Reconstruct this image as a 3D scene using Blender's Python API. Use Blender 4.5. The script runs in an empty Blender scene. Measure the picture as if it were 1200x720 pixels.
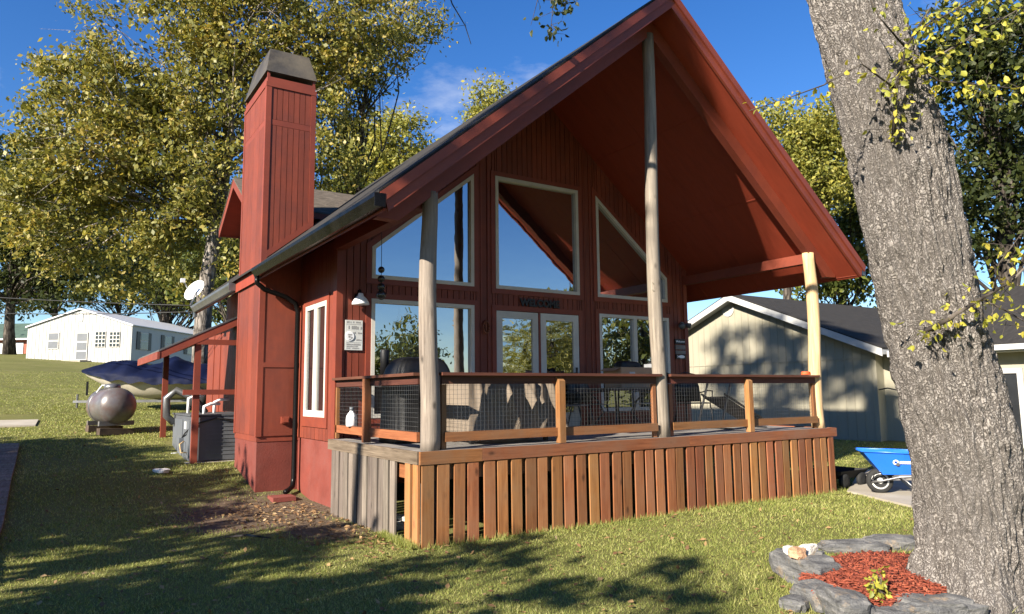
import bpy, math, random
import numpy as np
from mathutils import Vector, Matrix, noise as mnoise
R = math.radians
rng = np.random.default_rng(7); random.seed(7)
scene = bpy.context.scene
COL = scene.collection

# ---------------------------------------------------------------- camera
CAM = np.array([-7.2705, -10.3023, 1.6544]); YAW, PITCH, ROLL, FPX = .5766, .1194, -.0103, 839.48
_f = np.array([math.sin(YAW)*math.cos(PITCH), math.cos(YAW)*math.cos(PITCH), math.sin(PITCH)])
_r = np.array([math.cos(YAW), -math.sin(YAW), 0]); _u = np.cross(_r, _f)
_r2 = math.cos(ROLL)*_r + math.sin(ROLL)*_u; _u2 = -math.sin(ROLL)*_r + math.cos(ROLL)*_u
cd = bpy.data.cameras.new('camera'); cam = bpy.data.objects.new('camera', cd); COL.objects.link(cam)
cd.sensor_width = 36; cd.lens = FPX/1200*36; cd.clip_end = 2000; cd.clip_start = .05
cam.matrix_world = Matrix(((_r2[0], _u2[0], -_f[0], CAM[0]), (_r2[1], _u2[1], -_f[1], CAM[1]), (_r2[2], _u2[2], -_f[2], CAM[2]), (0, 0, 0, 1)))
scene.camera = cam

# ---------------------------------------------------------------- sky, sun, exposure
SUN = Vector((3.17, 1.0, -1.71)).normalized()          # travel direction of the light
EL = math.asin(-SUN.z)
AZ = math.atan2(-SUN.x, -SUN.y)                          # compass angle of the sun from +Y towards +X
w = bpy.data.worlds.new('World'); scene.world = w; w.use_nodes = True
nt = w.node_tree; nt.nodes.clear()
def wn(t, **k):
    n = nt.nodes.new(t)
    for a, b in k.items(): setattr(n, a, b)
    return n
sky = wn('ShaderNodeTexSky', sky_type='NISHITA', sun_disc=False, sun_elevation=EL, sun_rotation=AZ, altitude=100, air_density=1.0, dust_density=0.0, ozone_density=3.0)
hs = wn('ShaderNodeHueSaturation'); hs.inputs['Saturation'].default_value = 1.3; hs.inputs['Hue'].default_value = .512; hs.inputs['Value'].default_value = 1.0
tc = wn('ShaderNodeTexCoord'); mp = wn('ShaderNodeMapping'); mp.inputs['Scale'].default_value = (1, 1, 2.6)
nz = wn('ShaderNodeTexNoise'); nz.inputs['Scale'].default_value = 3.1; nz.inputs['Detail'].default_value = 8; nz.inputs['Roughness'].default_value = .6
rp = wn('ShaderNodeValToRGB'); rp.color_ramp.elements[0].position = .585; rp.color_ramp.elements[1].position = .76
sx = wn('ShaderNodeSeparateXYZ'); hz = wn('ShaderNodeMapRange'); hz.inputs['From Min'].default_value = .66; hz.inputs['From Max'].default_value = .14
mu = wn('ShaderNodeMath', operation='MULTIPLY'); mx = wn('ShaderNodeMix', data_type='RGBA'); mx.inputs['B'].default_value = (5.4, 5.6, 6.0, 1)
bg = wn('ShaderNodeBackground'); bg.inputs['Strength'].default_value = .066; wo = wn('ShaderNodeOutputWorld')
L = nt.links.new
L(sky.outputs[0], hs.inputs['Color']); L(tc.outputs['Generated'], mp.inputs[0]); L(mp.outputs[0], nz.inputs['Vector'])
L(nz.outputs['Fac'], rp.inputs[0]); L(tc.outputs['Generated'], sx.inputs[0]); L(sx.outputs['Z'], hz.inputs['Value'])
L(rp.outputs[0], mu.inputs[0]); L(hz.outputs[0], mu.inputs[1]); L(mu.outputs[0], mx.inputs['Factor']); L(hs.outputs[0], mx.inputs['A'])
L(mx.outputs['Result'], bg.inputs['Color']); L(bg.outputs[0], wo.inputs[0])
sd = bpy.data.lights.new('sun', 'SUN'); sd.energy = 5.0; sd.angle = R(.55); sd.color = (1, .905, .76)
so = bpy.data.objects.new('sun', sd); COL.objects.link(so); so.rotation_euler = SUN.to_track_quat('-Z', 'Y').to_euler(); so.location = (-30, -12, 30)
vs = scene.view_settings; vs.view_transform = 'Standard'; vs.look = 'None'; vs.gamma = 1; vs.exposure = 1.52; vs.use_curve_mapping = False

# ---------------------------------------------------------------- pixel helpers (photo pixels 1200x720 -> points)
def ray(u, v): return _f + _r2*(u-600)/FPX - _u2*(v-360)/FPX
def on(i, val, u, v):
    d = ray(u, v); return CAM + d*(val-CAM[i])/d[i]
def atd(u, v, dist): return CAM + ray(u, v)*dist
PY = [-400, 1.3, 2.0, 3.3, 5, 8, 13, 24, 48, 100, 400]
PZ = [0, 0.0, .10, .36, .46, .84, 1.18, 2.0, 4.15, 8, 20]
def g(x, y):
    x = np.asarray(x, float); y = np.asarray(y, float)
    p = np.interp(y, PY, PZ)
    t = np.clip((x+1)/6, 0, 1); t = t*t*(3-2*t)
    p = p*(1-.85*t) + .035*np.clip(x-4.2, 0, 60)
    far = np.clip((np.hypot(x+3, y+3)-14)/30, 0, 1)
    return p + far*.25*np.sin(x*.13+1)*np.sin(y*.11) + .012*np.sin(x*1.7)*np.sin(y*1.3+.5) - .03*np.clip((x-1)/4, 0, 1)
def gnd(u, v):
    d = ray(u, v); t = 2.0
    while t < 400:
        p = CAM + d*t
        if p[2] < float(g(p[0], p[1])): return p
        t += .02 if t < 30 else .2
    return CAM + d*t

# ---------------------------------------------------------------- material helpers
MAT = {}
class NT:
    def __init__(s, m): s.t = m.node_tree; s.n = s.t.nodes
    def add(s, t, inp=None, **k):
        n = s.n.new(t)
        for a, b in k.items(): setattr(n, a, b)
        for a, b in (inp or {}).items():
            if isinstance(b, bpy.types.NodeSocket): s.t.links.new(b, n.inputs[a])
            else: n.inputs[a].default_value = b
        return n
    def ramp(s, fac, stops):
        n = s.add('ShaderNodeValToRGB', {0: fac}); e = n.color_ramp.elements
        while len(e) < len(stops): e.new(.5)
        for i, (p, c) in enumerate(stops): e[i].position = p; e[i].color = (*c, 1) if len(c) == 3 else c
        return n.outputs[0]
    def mix(s, f, a, b, bt='MIX'):
        n = s.add('ShaderNodeMix', data_type='RGBA', blend_type=bt)
        for k, v in ((0, f), (6, a), (7, b)):
            if isinstance(v, bpy.types.NodeSocket): s.t.links.new(v, n.inputs[k])
            else: n.inputs[k].default_value = v if k == 0 else ((*v, 1) if len(v) == 3 else v)
        return n.outputs[2]
    def noise(s, vec, scale, detail=6, rough=.6, **k):
        return s.add('ShaderNodeTexNoise', {'Vector': vec, 'Scale': scale, 'Detail': detail, 'Roughness': rough}, **k).outputs['Fac']
    def map(s, vec, scale): return s.add('ShaderNodeMapping', {'Vector': vec, 'Scale': scale}).outputs[0]
def newmat(name, rough=.6, spec=.4, metal=0):
    m = bpy.data.materials.new(name); m.use_nodes = True; MAT[name] = m
    h = NT(m); b = h.n['Principled BSDF']; b.inputs['Roughness'].default_value = rough
    b.inputs['Specular IOR Level'].default_value = spec; b.inputs['Metallic'].default_value = metal
    return m, h, b
def setc(h, b, col): h.t.links.new(col, b.inputs['Base Color'])
def bump(h, b, height, strength, dist=.01):
    n = h.add('ShaderNodeBump', {'Height': height, 'Strength': strength, 'Distance': dist}); h.t.links.new(n.outputs[0], b.inputs['Normal'])
def oco(h): return h.add('ShaderNodeTexCoord').outputs['Object']
def orand(h): return h.add('ShaderNodeObjectInfo').outputs['Random']
def wpos(h): return h.add('ShaderNodeNewGeometry').outputs['Position']

def paint(name, c, rough=.6, var=.25, scale=3, grain=None, bstr=.15, metal=0, spec=.4, dirt=None, rnd=.1):
    m, h, b = newmat(name, rough, spec, metal)
    p = wpos(h); v = h.map(p, grain) if grain else p
    n1 = h.noise(v, scale); n2 = h.noise(p, 14*scale if not grain else scale*2.3, 4)
    lo = tuple(x*(1-var) for x in c); hi = tuple(min(1, x*(1+var)) for x in c)
    col = h.ramp(n1, [(.3, lo), (.7, hi)])
    if dirt: col = h.mix(h.ramp(h.noise(p, 1.3, 9, .72), [(.44, (0, 0, 0)), (.68, (.8, .8, .8))]), col, dirt)
    f = h.add('ShaderNodeMapRange', {'Value': orand(h), 'To Min': 1-rnd, 'To Max': 1+rnd}).outputs[0]
    col = h.add('ShaderNodeHueSaturation', {'Color': col, 'Value': f}).outputs[0]
    setc(h, b, col)
    r = h.add('ShaderNodeMapRange', {'Value': n2, 'To Min': max(.02, rough-.12), 'To Max': min(1, rough+.12)}).outputs[0]
    h.t.links.new(r, b.inputs['Roughness'])
    if bstr: bump(h, b, n2, bstr, .006)
    return m
def wood(name, a, b_, axis, rough=.7, knots=True, weather=None, rnd=.3, grey=0):
    """grain runs along the given world axis; colour differs per board"""
    m, h, b = newmat(name, rough, .3)
    p = wpos(h); r = orand(h)
    off = h.add('ShaderNodeCombineXYZ', {0: h.add('ShaderNodeMath', {0: r, 1: 37.0}, operation='MULTIPLY').outputs[0], 1: h.add('ShaderNodeMath', {0: r, 1: 91.0}, operation='MULTIPLY').outputs[0]}).outputs[0]
    q = h.add('ShaderNodeVectorMath', {0: p, 1: off}, operation='ADD').outputs[0]
    sc = [30, 30, 30]; sc[axis] = 1.6
    d = h.noise(h.map(q, tuple(x*.12 for x in sc)), 1, 3)
    q2 = h.add('ShaderNodeVectorMath', {0: h.map(q, tuple(sc)), 1: h.add('ShaderNodeVectorMath', {0: d, 1: (6, 6, 6)}, operation='MULTIPLY').outputs[0]}, operation='ADD').outputs[0]
    n = h.noise(q2, 1, 6, .65)
    col = h.ramp(n, [(.28, a), (.5, tuple((x+y)/2 for x, y in zip(a, b_))), (.72, b_)])
    if knots:
        kv = h.map(q, tuple(4.0 if i != axis else 2.0 for i in range(3)))
        k = h.add('ShaderNodeTexVoronoi', {'Vector': kv, 'Scale': 1.0}).outputs['Distance']
        col = h.mix(h.ramp(k, [(.05, (.85, .85, .85)), (.13, (0, 0, 0))]), col, tuple(x*.3 for x in a))
    if weather: col = h.mix(h.ramp(h.noise(q, 1.7, 6, .7), [(.4, (0, 0, 0)), (.68, (1, 1, 1))]), col, weather)
    f = h.add('ShaderNodeMapRange', {'Value': r, 'To Min': 1-rnd, 'To Max': 1+rnd}).outputs[0]
    hue = h.add('ShaderNodeMapRange', {'Value': h.add('ShaderNodeMath', {0: h.add('ShaderNodeMath', {0: r, 1: 7.31}, operation='MULTIPLY').outputs[0], 1: 1.0}, operation='FRACT').outputs[0], 'To Min': .488, 'To Max': .512}).outputs[0]
    col = h.add('ShaderNodeHueSaturation', {'Color': col, 'Value': f, 'Hue': hue}).outputs[0]
    setc(h, b, col); bump(h, b, n, .35, .004)
    return m
def leafmat(name, stops, trans=.35, rough=.5):
    m, h, b = newmat(name, rough, .35)
    gi = h.add('ShaderNodeNewGeometry'); isl = gi.outputs['Random Per Island']
    n = h.noise(gi.outputs['Position'], .55, 3)
    f = h.add('ShaderNodeMath', {0: h.add('ShaderNodeMath', {0: isl, 1: .55}, operation='MULTIPLY').outputs[0], 1: h.add('ShaderNodeMath', {0: n, 1: .55}, operation='MULTIPLY').outputs[0]}, operation='ADD').outputs[0]
    col = h.ramp(f, stops); setc(h, b, col)
    t = h.add('ShaderNodeBsdfTranslucent', {'Color': h.mix(1.0, col, (1.25, 1.2, .7), 'MULTIPLY')})
    mx_ = h.add('ShaderNodeMixShader', {0: trans, 1: b.outputs[0], 2: t.outputs[0]})
    h.t.links.new(mx_.outputs[0], h.n['Material Output'].inputs[0])
    return m

# ---------------------------------------------------------------- materials
RED = (.175, .036, .018)
paint('red_paint', RED, .62, .14, 2.0, (9, 9, 1.2), .25, dirt=(.105, .027, .019), rnd=.13)
paint('red_trim', (.19, .039, .020), .55, .10, 2.0, None, .12, dirt=(.125, .028, .019), rnd=.08)
paint('red_ceiling', (.235, .038, .017), .6, .12, 1.6, (1.2, 6, 1.2), .15, rnd=.05)
paint('red_foundation', (.15, .031, .021), .8, .18, 2.5, None, .5, dirt=(.16, .05, .04))
paint('dark_metal', (.006, .0055, .0055), .28, .2, 4, None, .03, spec=.12)
paint('grey_metal', (.16, .16, .165), .35, .2, 4, None, .05, metal=.6)
paint('black_iron', (.012, .012, .013), .45, .2, 6, None, .1)
paint('cream_frame', (.50, .485, .44), .45, .06, 3, None, .05, dirt=(.42, .39, .33))
paint('trim_grey', (.40, .40, .39), .5, .1, 3, None, .05)
paint('white_paint', (.72, .72, .70), .5, .05, 3, None, .05)
paint('chimney_cap', (.045, .04, .034), .55, .5, 2.5, None, .3, dirt=(.12, .10, .07))
paint('concrete', (.33, .30, .25), .9, .18, 2, None, .4, dirt=(.3, .26, .2))
paint('ac_grey', (.085, .09, .10), .5, .12, 3, None, .08)
paint('ac_light', (.105, .115, .13), .45, .1, 3, None, .05)
paint('plastic_white', (.75, .76, .78), .35, .05, 5, None, .02)
paint('tank_grey', (.17, .165, .165), .36, .3, 3, None, .1, metal=.35, dirt=(.15, .07, .05))
paint('boat_cover', (.0035, .0062, .024), .6, .3, 3, None, .15, spec=.08)
paint('hull', (.36, .33, .27), .35, .15, 3, None, .05)
paint('black_cover', (.012, .012, .013), .55, .3, 3, None, .25)
paint('tan_cover', (.15, .118, .088), .75, .14, 4, None, .2)
paint('cardboard', (.42, .26, .15), .8, .1, 4, None, .1)
paint('mesh_fabric', (.17, .125, .105), .8, .2, 9, None, .2)
paint('white_siding', (.40, .40, .39), .5, .04, 2, None, .05)
paint('white_roof', (.55, .56, .58), .4, .05, 2, None, .05)
paint('green_roof', (.06, .10, .08), .7, .2, 2)
paint('brick_wall', (.30, .09, .06), .8, .3, 6)
paint('dark_glass', (.02, .022, .025), .12, .2, 3, None, 0, spec=.7)  # near-black glossy glass
paint('beige_siding', (.27, .25, .19), .7, .06, 2, (5, 5, .8), .1)
paint('blue_tray', (.010, .12, .60), .32, .06, 3, None, .03, spec=.5, dirt=(.02, .13, .55))
paint('rubber', (.015, .015, .015), .8, .2, 8)
paint('white_print', (.8, .82, .85), .4, .02, 5, None, 0)
paint('grey_print', (.25, .25, .25), .6, .1, 5, None, 0)
paint('rust', (.16, .05, .025), .8, .4, 8, None, .4)
paint('orange', (.65, .10, .03), .6, .2, 6)
paint('sign_white', (.50, .51, .50), .6, .15, 7, None, 0, dirt=(.36, .36, .34))
paint('sign_grey', (.16, .15, .14), .7, .2, 6)
paint('cable_black', (.02, .02, .02), .6, .1, 3)
paint('soil', (.075, .052, .036), .95, .4, 6, None, .8)
wood('cedar', (.14, .043, .014), (.36, .145, .055), 2, weather=(.25, .12, .058))
wood('cedar_x', (.13, .042, .016), (.30, .115, .045), 0, weather=(.20, .10, .055), rnd=.15)
wood('cedar_y', (.15, .048, .018), (.33, .125, .05), 1, rnd=.15)
wood('rail_x', (.055, .018, .012), (.12, .043, .026), 0, rnd=.2, knots=False)
wood('rail_y', (.055, .018, .012), (.12, .043, .026), 1, rnd=.2, knots=False)
wood('grey_wood', (.045, .035, .028), (.24, .20, .165), 2, rnd=.4, weather=(.12, .10, .082))
wood('grey_wood_y', (.07, .048, .032), (.25, .19, .14), 1, rnd=.2)
wood('deck_board', (.11, .10, .095), (.33, .31, .29), 0, rnd=.25, knots=False)
wood('log', (.07, .056, .044), (.35, .30, .24), 2, rough=.8, weather=(.19, .165, .135), rnd=.05)
wood('log_yellow', (.34, .22, .09), (.68, .52, .28), 2, rough=.75, rnd=.05)
# shingles
m, h, b = newmat('shingle', .92, .2); p = wpos(h)
bk = h.add('ShaderNodeTexBrick', {'Vector': h.map(p, (1.0, 1.0, 1.0)), 'Scale': 3.0, 'Mortar Size': .012, 'Color1': (.02, .019, .019, 1), 'Color2': (.04, .037, .035, 1), 'Mortar': (.012, .012, .012, 1)})
setc(h, b, h.mix(.5, bk.outputs[0], h.ramp(h.noise(p, 40, 4), [(.3, (.018, .017, .017)), (.7, (.05, .046, .042))]))); bump(h, b, h.noise(p, 60, 3), .6, .01)
m, h, b = newmat('old_shingle', .95, .2); p = wpos(h)
setc(h, b, h.ramp(h.noise(h.map(p, (4, 14, 14)), 1.5, 6), [(.3, (.05, .042, .034)), (.7, (.15, .125, .10))])); bump(h, b, h.noise(p, 40, 3), .7, .012)
# glass: dark room behind a reflecting pane
def glass(name, ripple, f0):
    m, h, b = newmat(name, .05, .5); b.inputs['Base Color'].default_value = (.012, .012, .013, 1)
    gl = h.add('ShaderNodeBsdfGlossy', {'Color': (.93, .95, 1, 1), 'Roughness': .004})
    p = wpos(h)
    bp = h.add('ShaderNodeBump', {'Height': h.noise(h.map(p, (1.0, 1, 1.6)), 1.7, 2), 'Strength': ripple, 'Distance': .02})
    h.t.links.new(bp.outputs[0], gl.inputs['Normal'])
    fr = h.add('ShaderNodeFresnel', {'IOR': 1.5}); mr = h.add('ShaderNodeMapRange', {'Value': fr.outputs[0], 'To Min': f0, 'To Max': 1})
    mx_ = h.add('ShaderNodeMixShader', {0: mr.outputs[0], 1: b.outputs[0], 2: gl.outputs[0]})
    h.t.links.new(mx_.outputs[0], h.n['Material Output'].inputs[0])
glass('side_glass', .03, .08); glass('glass', .05, .48); glass('door_glass', .5, .40)
# bark of the big tree
def bark(name, a, b_, c_, scale, bs=1.0):
    m, h, b = newmat(name, .92, .15); p = oco(h)
    wrp = h.add('ShaderNodeTexNoise', {'Vector': p, 'Scale': scale*.45, 'Detail': 3}).outputs['Color']
    q = h.add('ShaderNodeVectorMath', {0: p, 1: h.add('ShaderNodeVectorMath', {0: wrp, 1: (.14, .14, .30)}, operation='MULTIPLY').outputs[0]}, operation='ADD').outputs[0]
    v = h.add('ShaderNodeTexVoronoi', {'Vector': h.map(q, (scale, scale, scale*.17)), 'Scale': 1.0}, feature='DISTANCE_TO_EDGE').outputs['Distance']
    n = h.noise(h.map(q, (scale*1.6, scale*1.6, scale*.7)), 1.5, 8, .7)
    big = h.noise(p, 1.7, 4)
    hgt = h.add('ShaderNodeMath', {0: h.ramp(v, [(0, (0, 0, 0)), (.32, (1, 1, 1))]), 1: n}, operation='MULTIPLY').outputs[0]
    col = h.ramp(hgt, [(.04, a), (.25, b_), (.55, c_)])
    col = h.mix(h.ramp(big, [(.4, (0, 0, 0)), (.65, (.5, .5, .5))]), col, tuple(x*.62 for x in b_))
    setc(h, b, col); bump(h, b, hgt, bs, .03)
bark('bark', (.075, .066, .060), (.225, .203, .186), (.41, .378, .35), 40, .8)
bark('bark_pale', (.06, .052, .045), (.19, .168, .148), (.34, .30, .27), 9, .6)
bark('bark_far', (.025, .021, .018), (.075, .063, .053), (.15, .128, .108), 6, .6)
# ground
DIRT = [(-4.55, .35, 1.35, 1.75), (-4.9, -.35, .9, .6), (-4.3, -1.3, .55, 1.0)]
m, h, b = newmat('lawn', .95, .15); p = wpos(h)
n1 = h.noise(p, .9, 8, .65); n2 = h.noise(p, 26, 6, .7); n3 = h.noise(p, .22, 3)
col = h.mix(n2, (.06, .07, .016), (.21, .21, .06))
col = h.mix(h.ramp(n1, [(.40, (0, 0, 0)), (.72, (.8, .8, .8))]), col, (.21, .185, .075))
col = h.mix(h.ramp(n3, [(.45, (0, 0, 0)), (.62, (.5, .5, .5))]), col, (.10, .105, .03))
soil = h.ramp(h.noise(p, 9, 8, .75), [(.3, (.065, .045, .030)), (.55, (.14, .10, .068)), (.78, (.27, .215, .155))])
msk = None
for (cx, cy, rx, ry) in DIRT:
    q = h.add('ShaderNodeVectorMath', {0: p, 1: (-cx, -cy, 0)}, operation='ADD').outputs[0]
    q = h.add('ShaderNodeVectorMath', {0: q, 1: (1/rx, 1/ry, 0)}, operation='MULTIPLY').outputs[0]
    l = h.add('ShaderNodeVectorMath', {0: q}, operation='LENGTH').outputs['Value']
    msk = l if msk is None else h.add('ShaderNodeMath', {0: msk, 1: l}, operation='MINIMUM').outputs[0]
mm = h.add('ShaderNodeMath', {0: msk, 1: h.add('ShaderNodeMath', {0: h.noise(p, 2.4, 6, .7), 1: 1.1}, operation='MULTIPLY').outputs[0]}, operation='ADD').outputs[0]
col = h.mix(h.ramp(mm, [(1.25, (1, 1, 1)), (1.0, (1, 1, 1))]) if False else h.add('ShaderNodeMapRange', {'Value': mm, 'From Min': 1.65, 'From Max': 1.3}).outputs[0], col, soil)
setc(h, b, col); bump(h, b, h.noise(p, 38, 6, .7), .9, .03)
# grass blades / leaves
leafmat('grass_blade', [(.15, (.085, .118, .022)), (.45, (.20, .235, .050)), (.72, (.33, .33, .10)), (.96, (.48, .44, .21))], .3, .6)
leafmat('leaf_autumn', [(.12, (.050, .060, .014)), (.40, (.145, .15, .036)), (.68, (.29, .265, .066)), (.95, (.44, .30, .08))])
leafmat('leaf_yellow', [(.12, (.085, .10, .022)), (.45, (.20, .21, .045)), (.75, (.34, .31, .065)), (.95, (.44, .36, .08))])
leafmat('leaf_green', [(.12, (.034, .05, .013)), (.45, (.08, .105, .024)), (.75, (.16, .17, .036)), (.95, (.28, .24, .05))])
leafmat('leaf_dark', [(.12, (.014, .022, .008)), (.5, (.032, .045, .012)), (.85, (.070, .080, .02)), (.98, (.14, .11, .02))])
leafmat('leaf_near', [(.12, (.13, .16, .028)), (.45, (.30, .31, .05)), (.75, (.48, .42, .06)), (.95, (.58, .46, .10))], .4)
leafmat('litter', [(.15, (.06, .03, .014)), (.5, (.17, .09, .04)), (.8, (.34, .22, .10)), (.97, (.5, .42, .3))], .1, .8)
leafmat('mulch', [(.12, (.07, .016, .010)), (.45, (.18, .038, .020)), (.78, (.30, .075, .038)), (.97, (.42, .20, .12))], .02, .8)
# stone
def stone(name, a, b_, c_):
    m, h, b = newmat(name, .9, .25); p = wpos(h); r = orand(h)
    q = h.add('ShaderNodeVectorMath', {0: p, 1: r}, operation='ADD').outputs[0]
    n = h.noise(h.map(q, (2, 2, 12)), 2.2, 8, .7); n2 = h.noise(q, 30, 6, .7)
    col = h.ramp(n, [(.3, a), (.52, b_), (.72, c_)])
    col = h.mix(h.ramp(h.noise(q, 5, 5, .7), [(.55, (0, 0, 0)), (.7, (.8, .8, .8))]), col, (.33, .24, .15))
    setc(h, b, col); bump(h, b, h.add('ShaderNodeMath', {0: n, 1: n2}, operation='ADD').outputs[0], .8, .03)
stone('slate', (.055, .055, .057), (.135, .135, .135), (.27, .258, .24))
stone('pale_stone', (.5, .48, .44), (.65, .63, .6), (.8, .78, .75))
stone('brown_stone', (.35, .2, .12), (.5, .3, .18), (.6, .42, .3))

# ---------------------------------------------------------------- mesh helpers
class MB:
    def __init__(s): s.v = []; s.f = []
    def poly(s, vs, fs):
        o = len(s.v); s.v += [tuple(float(c) for c in p) for p in vs]; s.f += [tuple(i+o for i in f) for f in fs]; return s
    def box(s, x0, x1, y0, y1, z0, z1):
        return s.poly([(x0, y0, z0), (x1, y0, z0), (x1, y1, z0), (x0, y1, z0), (x0, y0, z1), (x1, y0, z1), (x1, y1, z1), (x0, y1, z1)],
                      [(3, 2, 1, 0), (4, 5, 6, 7), (0, 1, 5, 4), (1, 2, 6, 5), (2, 3, 7, 6), (3, 0, 4, 7)])
    def prism(s, pts, vec):
        """closed polygon of 3-D points swept by vec"""
        n = len(pts); vec = Vector(vec); a = [Vector(p) for p in pts]; b_ = [p+vec for p in a]
        return s.poly(a+b_, [tuple(range(n))[::-1], tuple(range(n, 2*n))] + [(i, (i+1) % n, n+(i+1) % n, n+i) for i in range(n)])
    def beam(s, p, q, w_, h_, up=(0, 0, 1)):
        p, q = Vector(p), Vector(q); d = (q-p).normalized(); up = Vector(up)
        if abs(d.dot(up)) > .98: up = Vector((0, 1, 0))
        x = d.cross(up).normalized()*w_/2; y = x.cross(d).normalized()*h_/2
        vs = [c+e for c in (p, q) for e in (-x-y, x-y, x+y, -x+y)]
        return s.poly(vs, [(0, 1, 2, 3), (7, 6, 5, 4), (0, 4, 5, 1), (1, 5, 6, 2), (2, 6, 7, 3), (3, 7, 4, 0)])
    def tube(s, pts, rad, n=8, cap=True):
        pts = [Vector(p) for p in pts]; rad = rad if hasattr(rad, '__len__') else [rad]*len(pts); o = len(s.v); prev = None
        for i, p in enumerate(pts):
            d = (pts[min(i+1, len(pts)-1)]-pts[max(i-1, 0)]).normalized()
            if prev is None:
                x = d.cross(Vector((0, 0, 1)));  x = Vector((1, 0, 0)) if x.length < 1e-3 else x.normalized()
            else:
                x = prev-d*prev.dot(d); x = x.normalized() if x.length > 1e-6 else prev
            prev = x; y = d.cross(x)
            for k in range(n):
                a = 2*math.pi*k/n; s.v.append(tuple(p+(x*math.cos(a)+y*math.sin(a))*rad[i]))
        for i in range(len(pts)-1):
            for k in range(n):
                a, b_ = o+i*n+k, o+i*n+(k+1) % n; s.f.append((a, b_, b_+n, a+n))
        if cap:
            s.f.append(tuple(o+k for k in range(n))[::-1]); e = o+(len(pts)-1)*n; s.f.append(tuple(e+k for k in range(n)))
        return s
    def lathe(s, c, prof, n=20, axis=(0, 0, 1)):
        ax = Vector(axis).normalized(); x = ax.cross(Vector((0, 0, 1))); x = Vector((1, 0, 0)) if x.length < 1e-3 else x.normalized(); y = ax.cross(x)
        o = len(s.v); c = Vector(c)
        for r, z in prof:
            for k in range(n):
                a = 2*math.pi*k/n; s.v.append(tuple(c+ax*z+(x*math.cos(a)+y*math.sin(a))*max(r, 1e-4)))
        for i in range(len(prof)-1):
            for k in range(n):
                a, b_ = o+i*n+k, o+i*n+(k+1) % n; s.f.append((a, b_, b_+n, a+n))
        s.f.append(tuple(o+k for k in range(n))[::-1]); e = o+(len(prof)-1)*n; s.f.append(tuple(e+k for k in range(n)))
        return s
    def mesh(s, name, mat, smooth=False, bevel=0):
        me = bpy.data.meshes.new(name); me.from_pydata(s.v, [], s.f); me.materials.append(MAT[mat]); me.validate()
        import bmesh
        bm = bmesh.new(); bm.from_mesh(me); bmesh.ops.recalc_face_normals(bm, faces=bm.faces)
        if bevel: bmesh.ops.bevel(bm, geom=bm.edges[:], offset=bevel, segments=1, affect='EDGES', clamp_overlap=True)
        bm.to_mesh(me); bm.free()
        if smooth: me.polygons.foreach_set('use_smooth', [True]*len(me.polygons))
        return me
    def build(s, name, mat, parent=None, smooth=False, bevel=0, **k):
        return link(name, s.mesh(name, mat, smooth, bevel), parent, **k)
def adopt(o, parent):
    if parent is not None:
        o.parent = parent; o.matrix_parent_inverse = Matrix.Translation(-origin(parent))
def origin(o):
    v = Vector((0, 0, 0))
    while o is not None: v = v + Vector(o.location); o = None if o.parent is None or True else o.parent
    return v
def link(name, me, parent=None, loc=None, label=None, cat=None, group=None, kind=None):
    o = bpy.data.objects.new(name, me); COL.objects.link(o)
    if loc is not None: o.location = loc
    adopt(o, parent); tag(o, label, cat, group, kind); return o
def tag(o, label=None, cat=None, group=None, kind=None):
    for k, v in (('label', label), ('category', cat), ('group', group), ('kind', kind)):
        if v: o[k] = v
    return o
def thing(name, label, cat, loc, group=None):
    o = bpy.data.objects.new(name, None); COL.objects.link(o); o.location = loc; o.empty_display_size = .1
    return tag(o, label, cat, group)
def npmesh(name, V, F, mat, smooth=False):
    me = bpy.data.meshes.new(name); V = np.ascontiguousarray(V, np.float32); F = np.ascontiguousarray(F, np.int32); k = F.shape[1]
    me.vertices.add(len(V)); me.vertices.foreach_set('co', V.ravel()); me.loops.add(F.size); me.loops.foreach_set('vertex_index', F.ravel())
    me.polygons.add(len(F)); me.polygons.foreach_set('loop_start', np.arange(0, F.size, k, dtype=np.int32)); me.polygons.foreach_set('loop_total', np.full(len(F), k, np.int32))
    if smooth: me.polygons.foreach_set('use_smooth', np.ones(len(F), bool))
    me.materials.append(MAT[mat]); me.update(calc_edges=True); return me
def unit(a): return a/np.maximum(np.linalg.norm(a, axis=1, keepdims=True), 1e-9)
def leaf_quads(C, ln, wd, up_bias=.35, droop=0):
    n = len(C); a = unit(rng.normal(size=(n, 3)) + np.array([0, 0, -droop])); nn = unit(rng.normal(size=(n, 3)) + np.array([0, 0, up_bias*2]))
    b_ = unit(np.cross(a, nn)); L_ = (ln*rng.uniform(.6, 1.3, n))[:, None]; W = (wd*rng.uniform(.6, 1.3, n))[:, None]
    V = np.stack([C-a*L_/2, C+b_*W/2-a*L_*.1, C+a*L_/2, C-b_*W/2-a*L_*.1], 1).reshape(-1, 3)
    return V, np.arange(4*n).reshape(-1, 4)
def text_mesh(body, size, mat, extrude=.008, offset=0, align='CENTER'):
    c = bpy.data.curves.new('txt', 'FONT'); c.body = body; c.size = size; c.extrude = extrude; c.offset = offset; c.align_x = align; c.align_y = 'CENTER'; c.resolution_u = 3
    o = bpy.data.objects.new('txt', c); COL.objects.link(o); dg = bpy.context.evaluated_depsgraph_get(); me = bpy.data.meshes.new_from_object(o.evaluated_get(dg))
    bpy.data.objects.remove(o); bpy.data.curves.remove(c); me.materials.clear(); me.materials.append(MAT[mat]); return me
def xform(me, M): me.transform(M); return me
FRONT = Matrix(((1, 0, 0, 0), (0, 0, -1, 0), (0, 1, 0, 0), (0, 0, 0, 1)))   # xy text -> facing -Y

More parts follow.
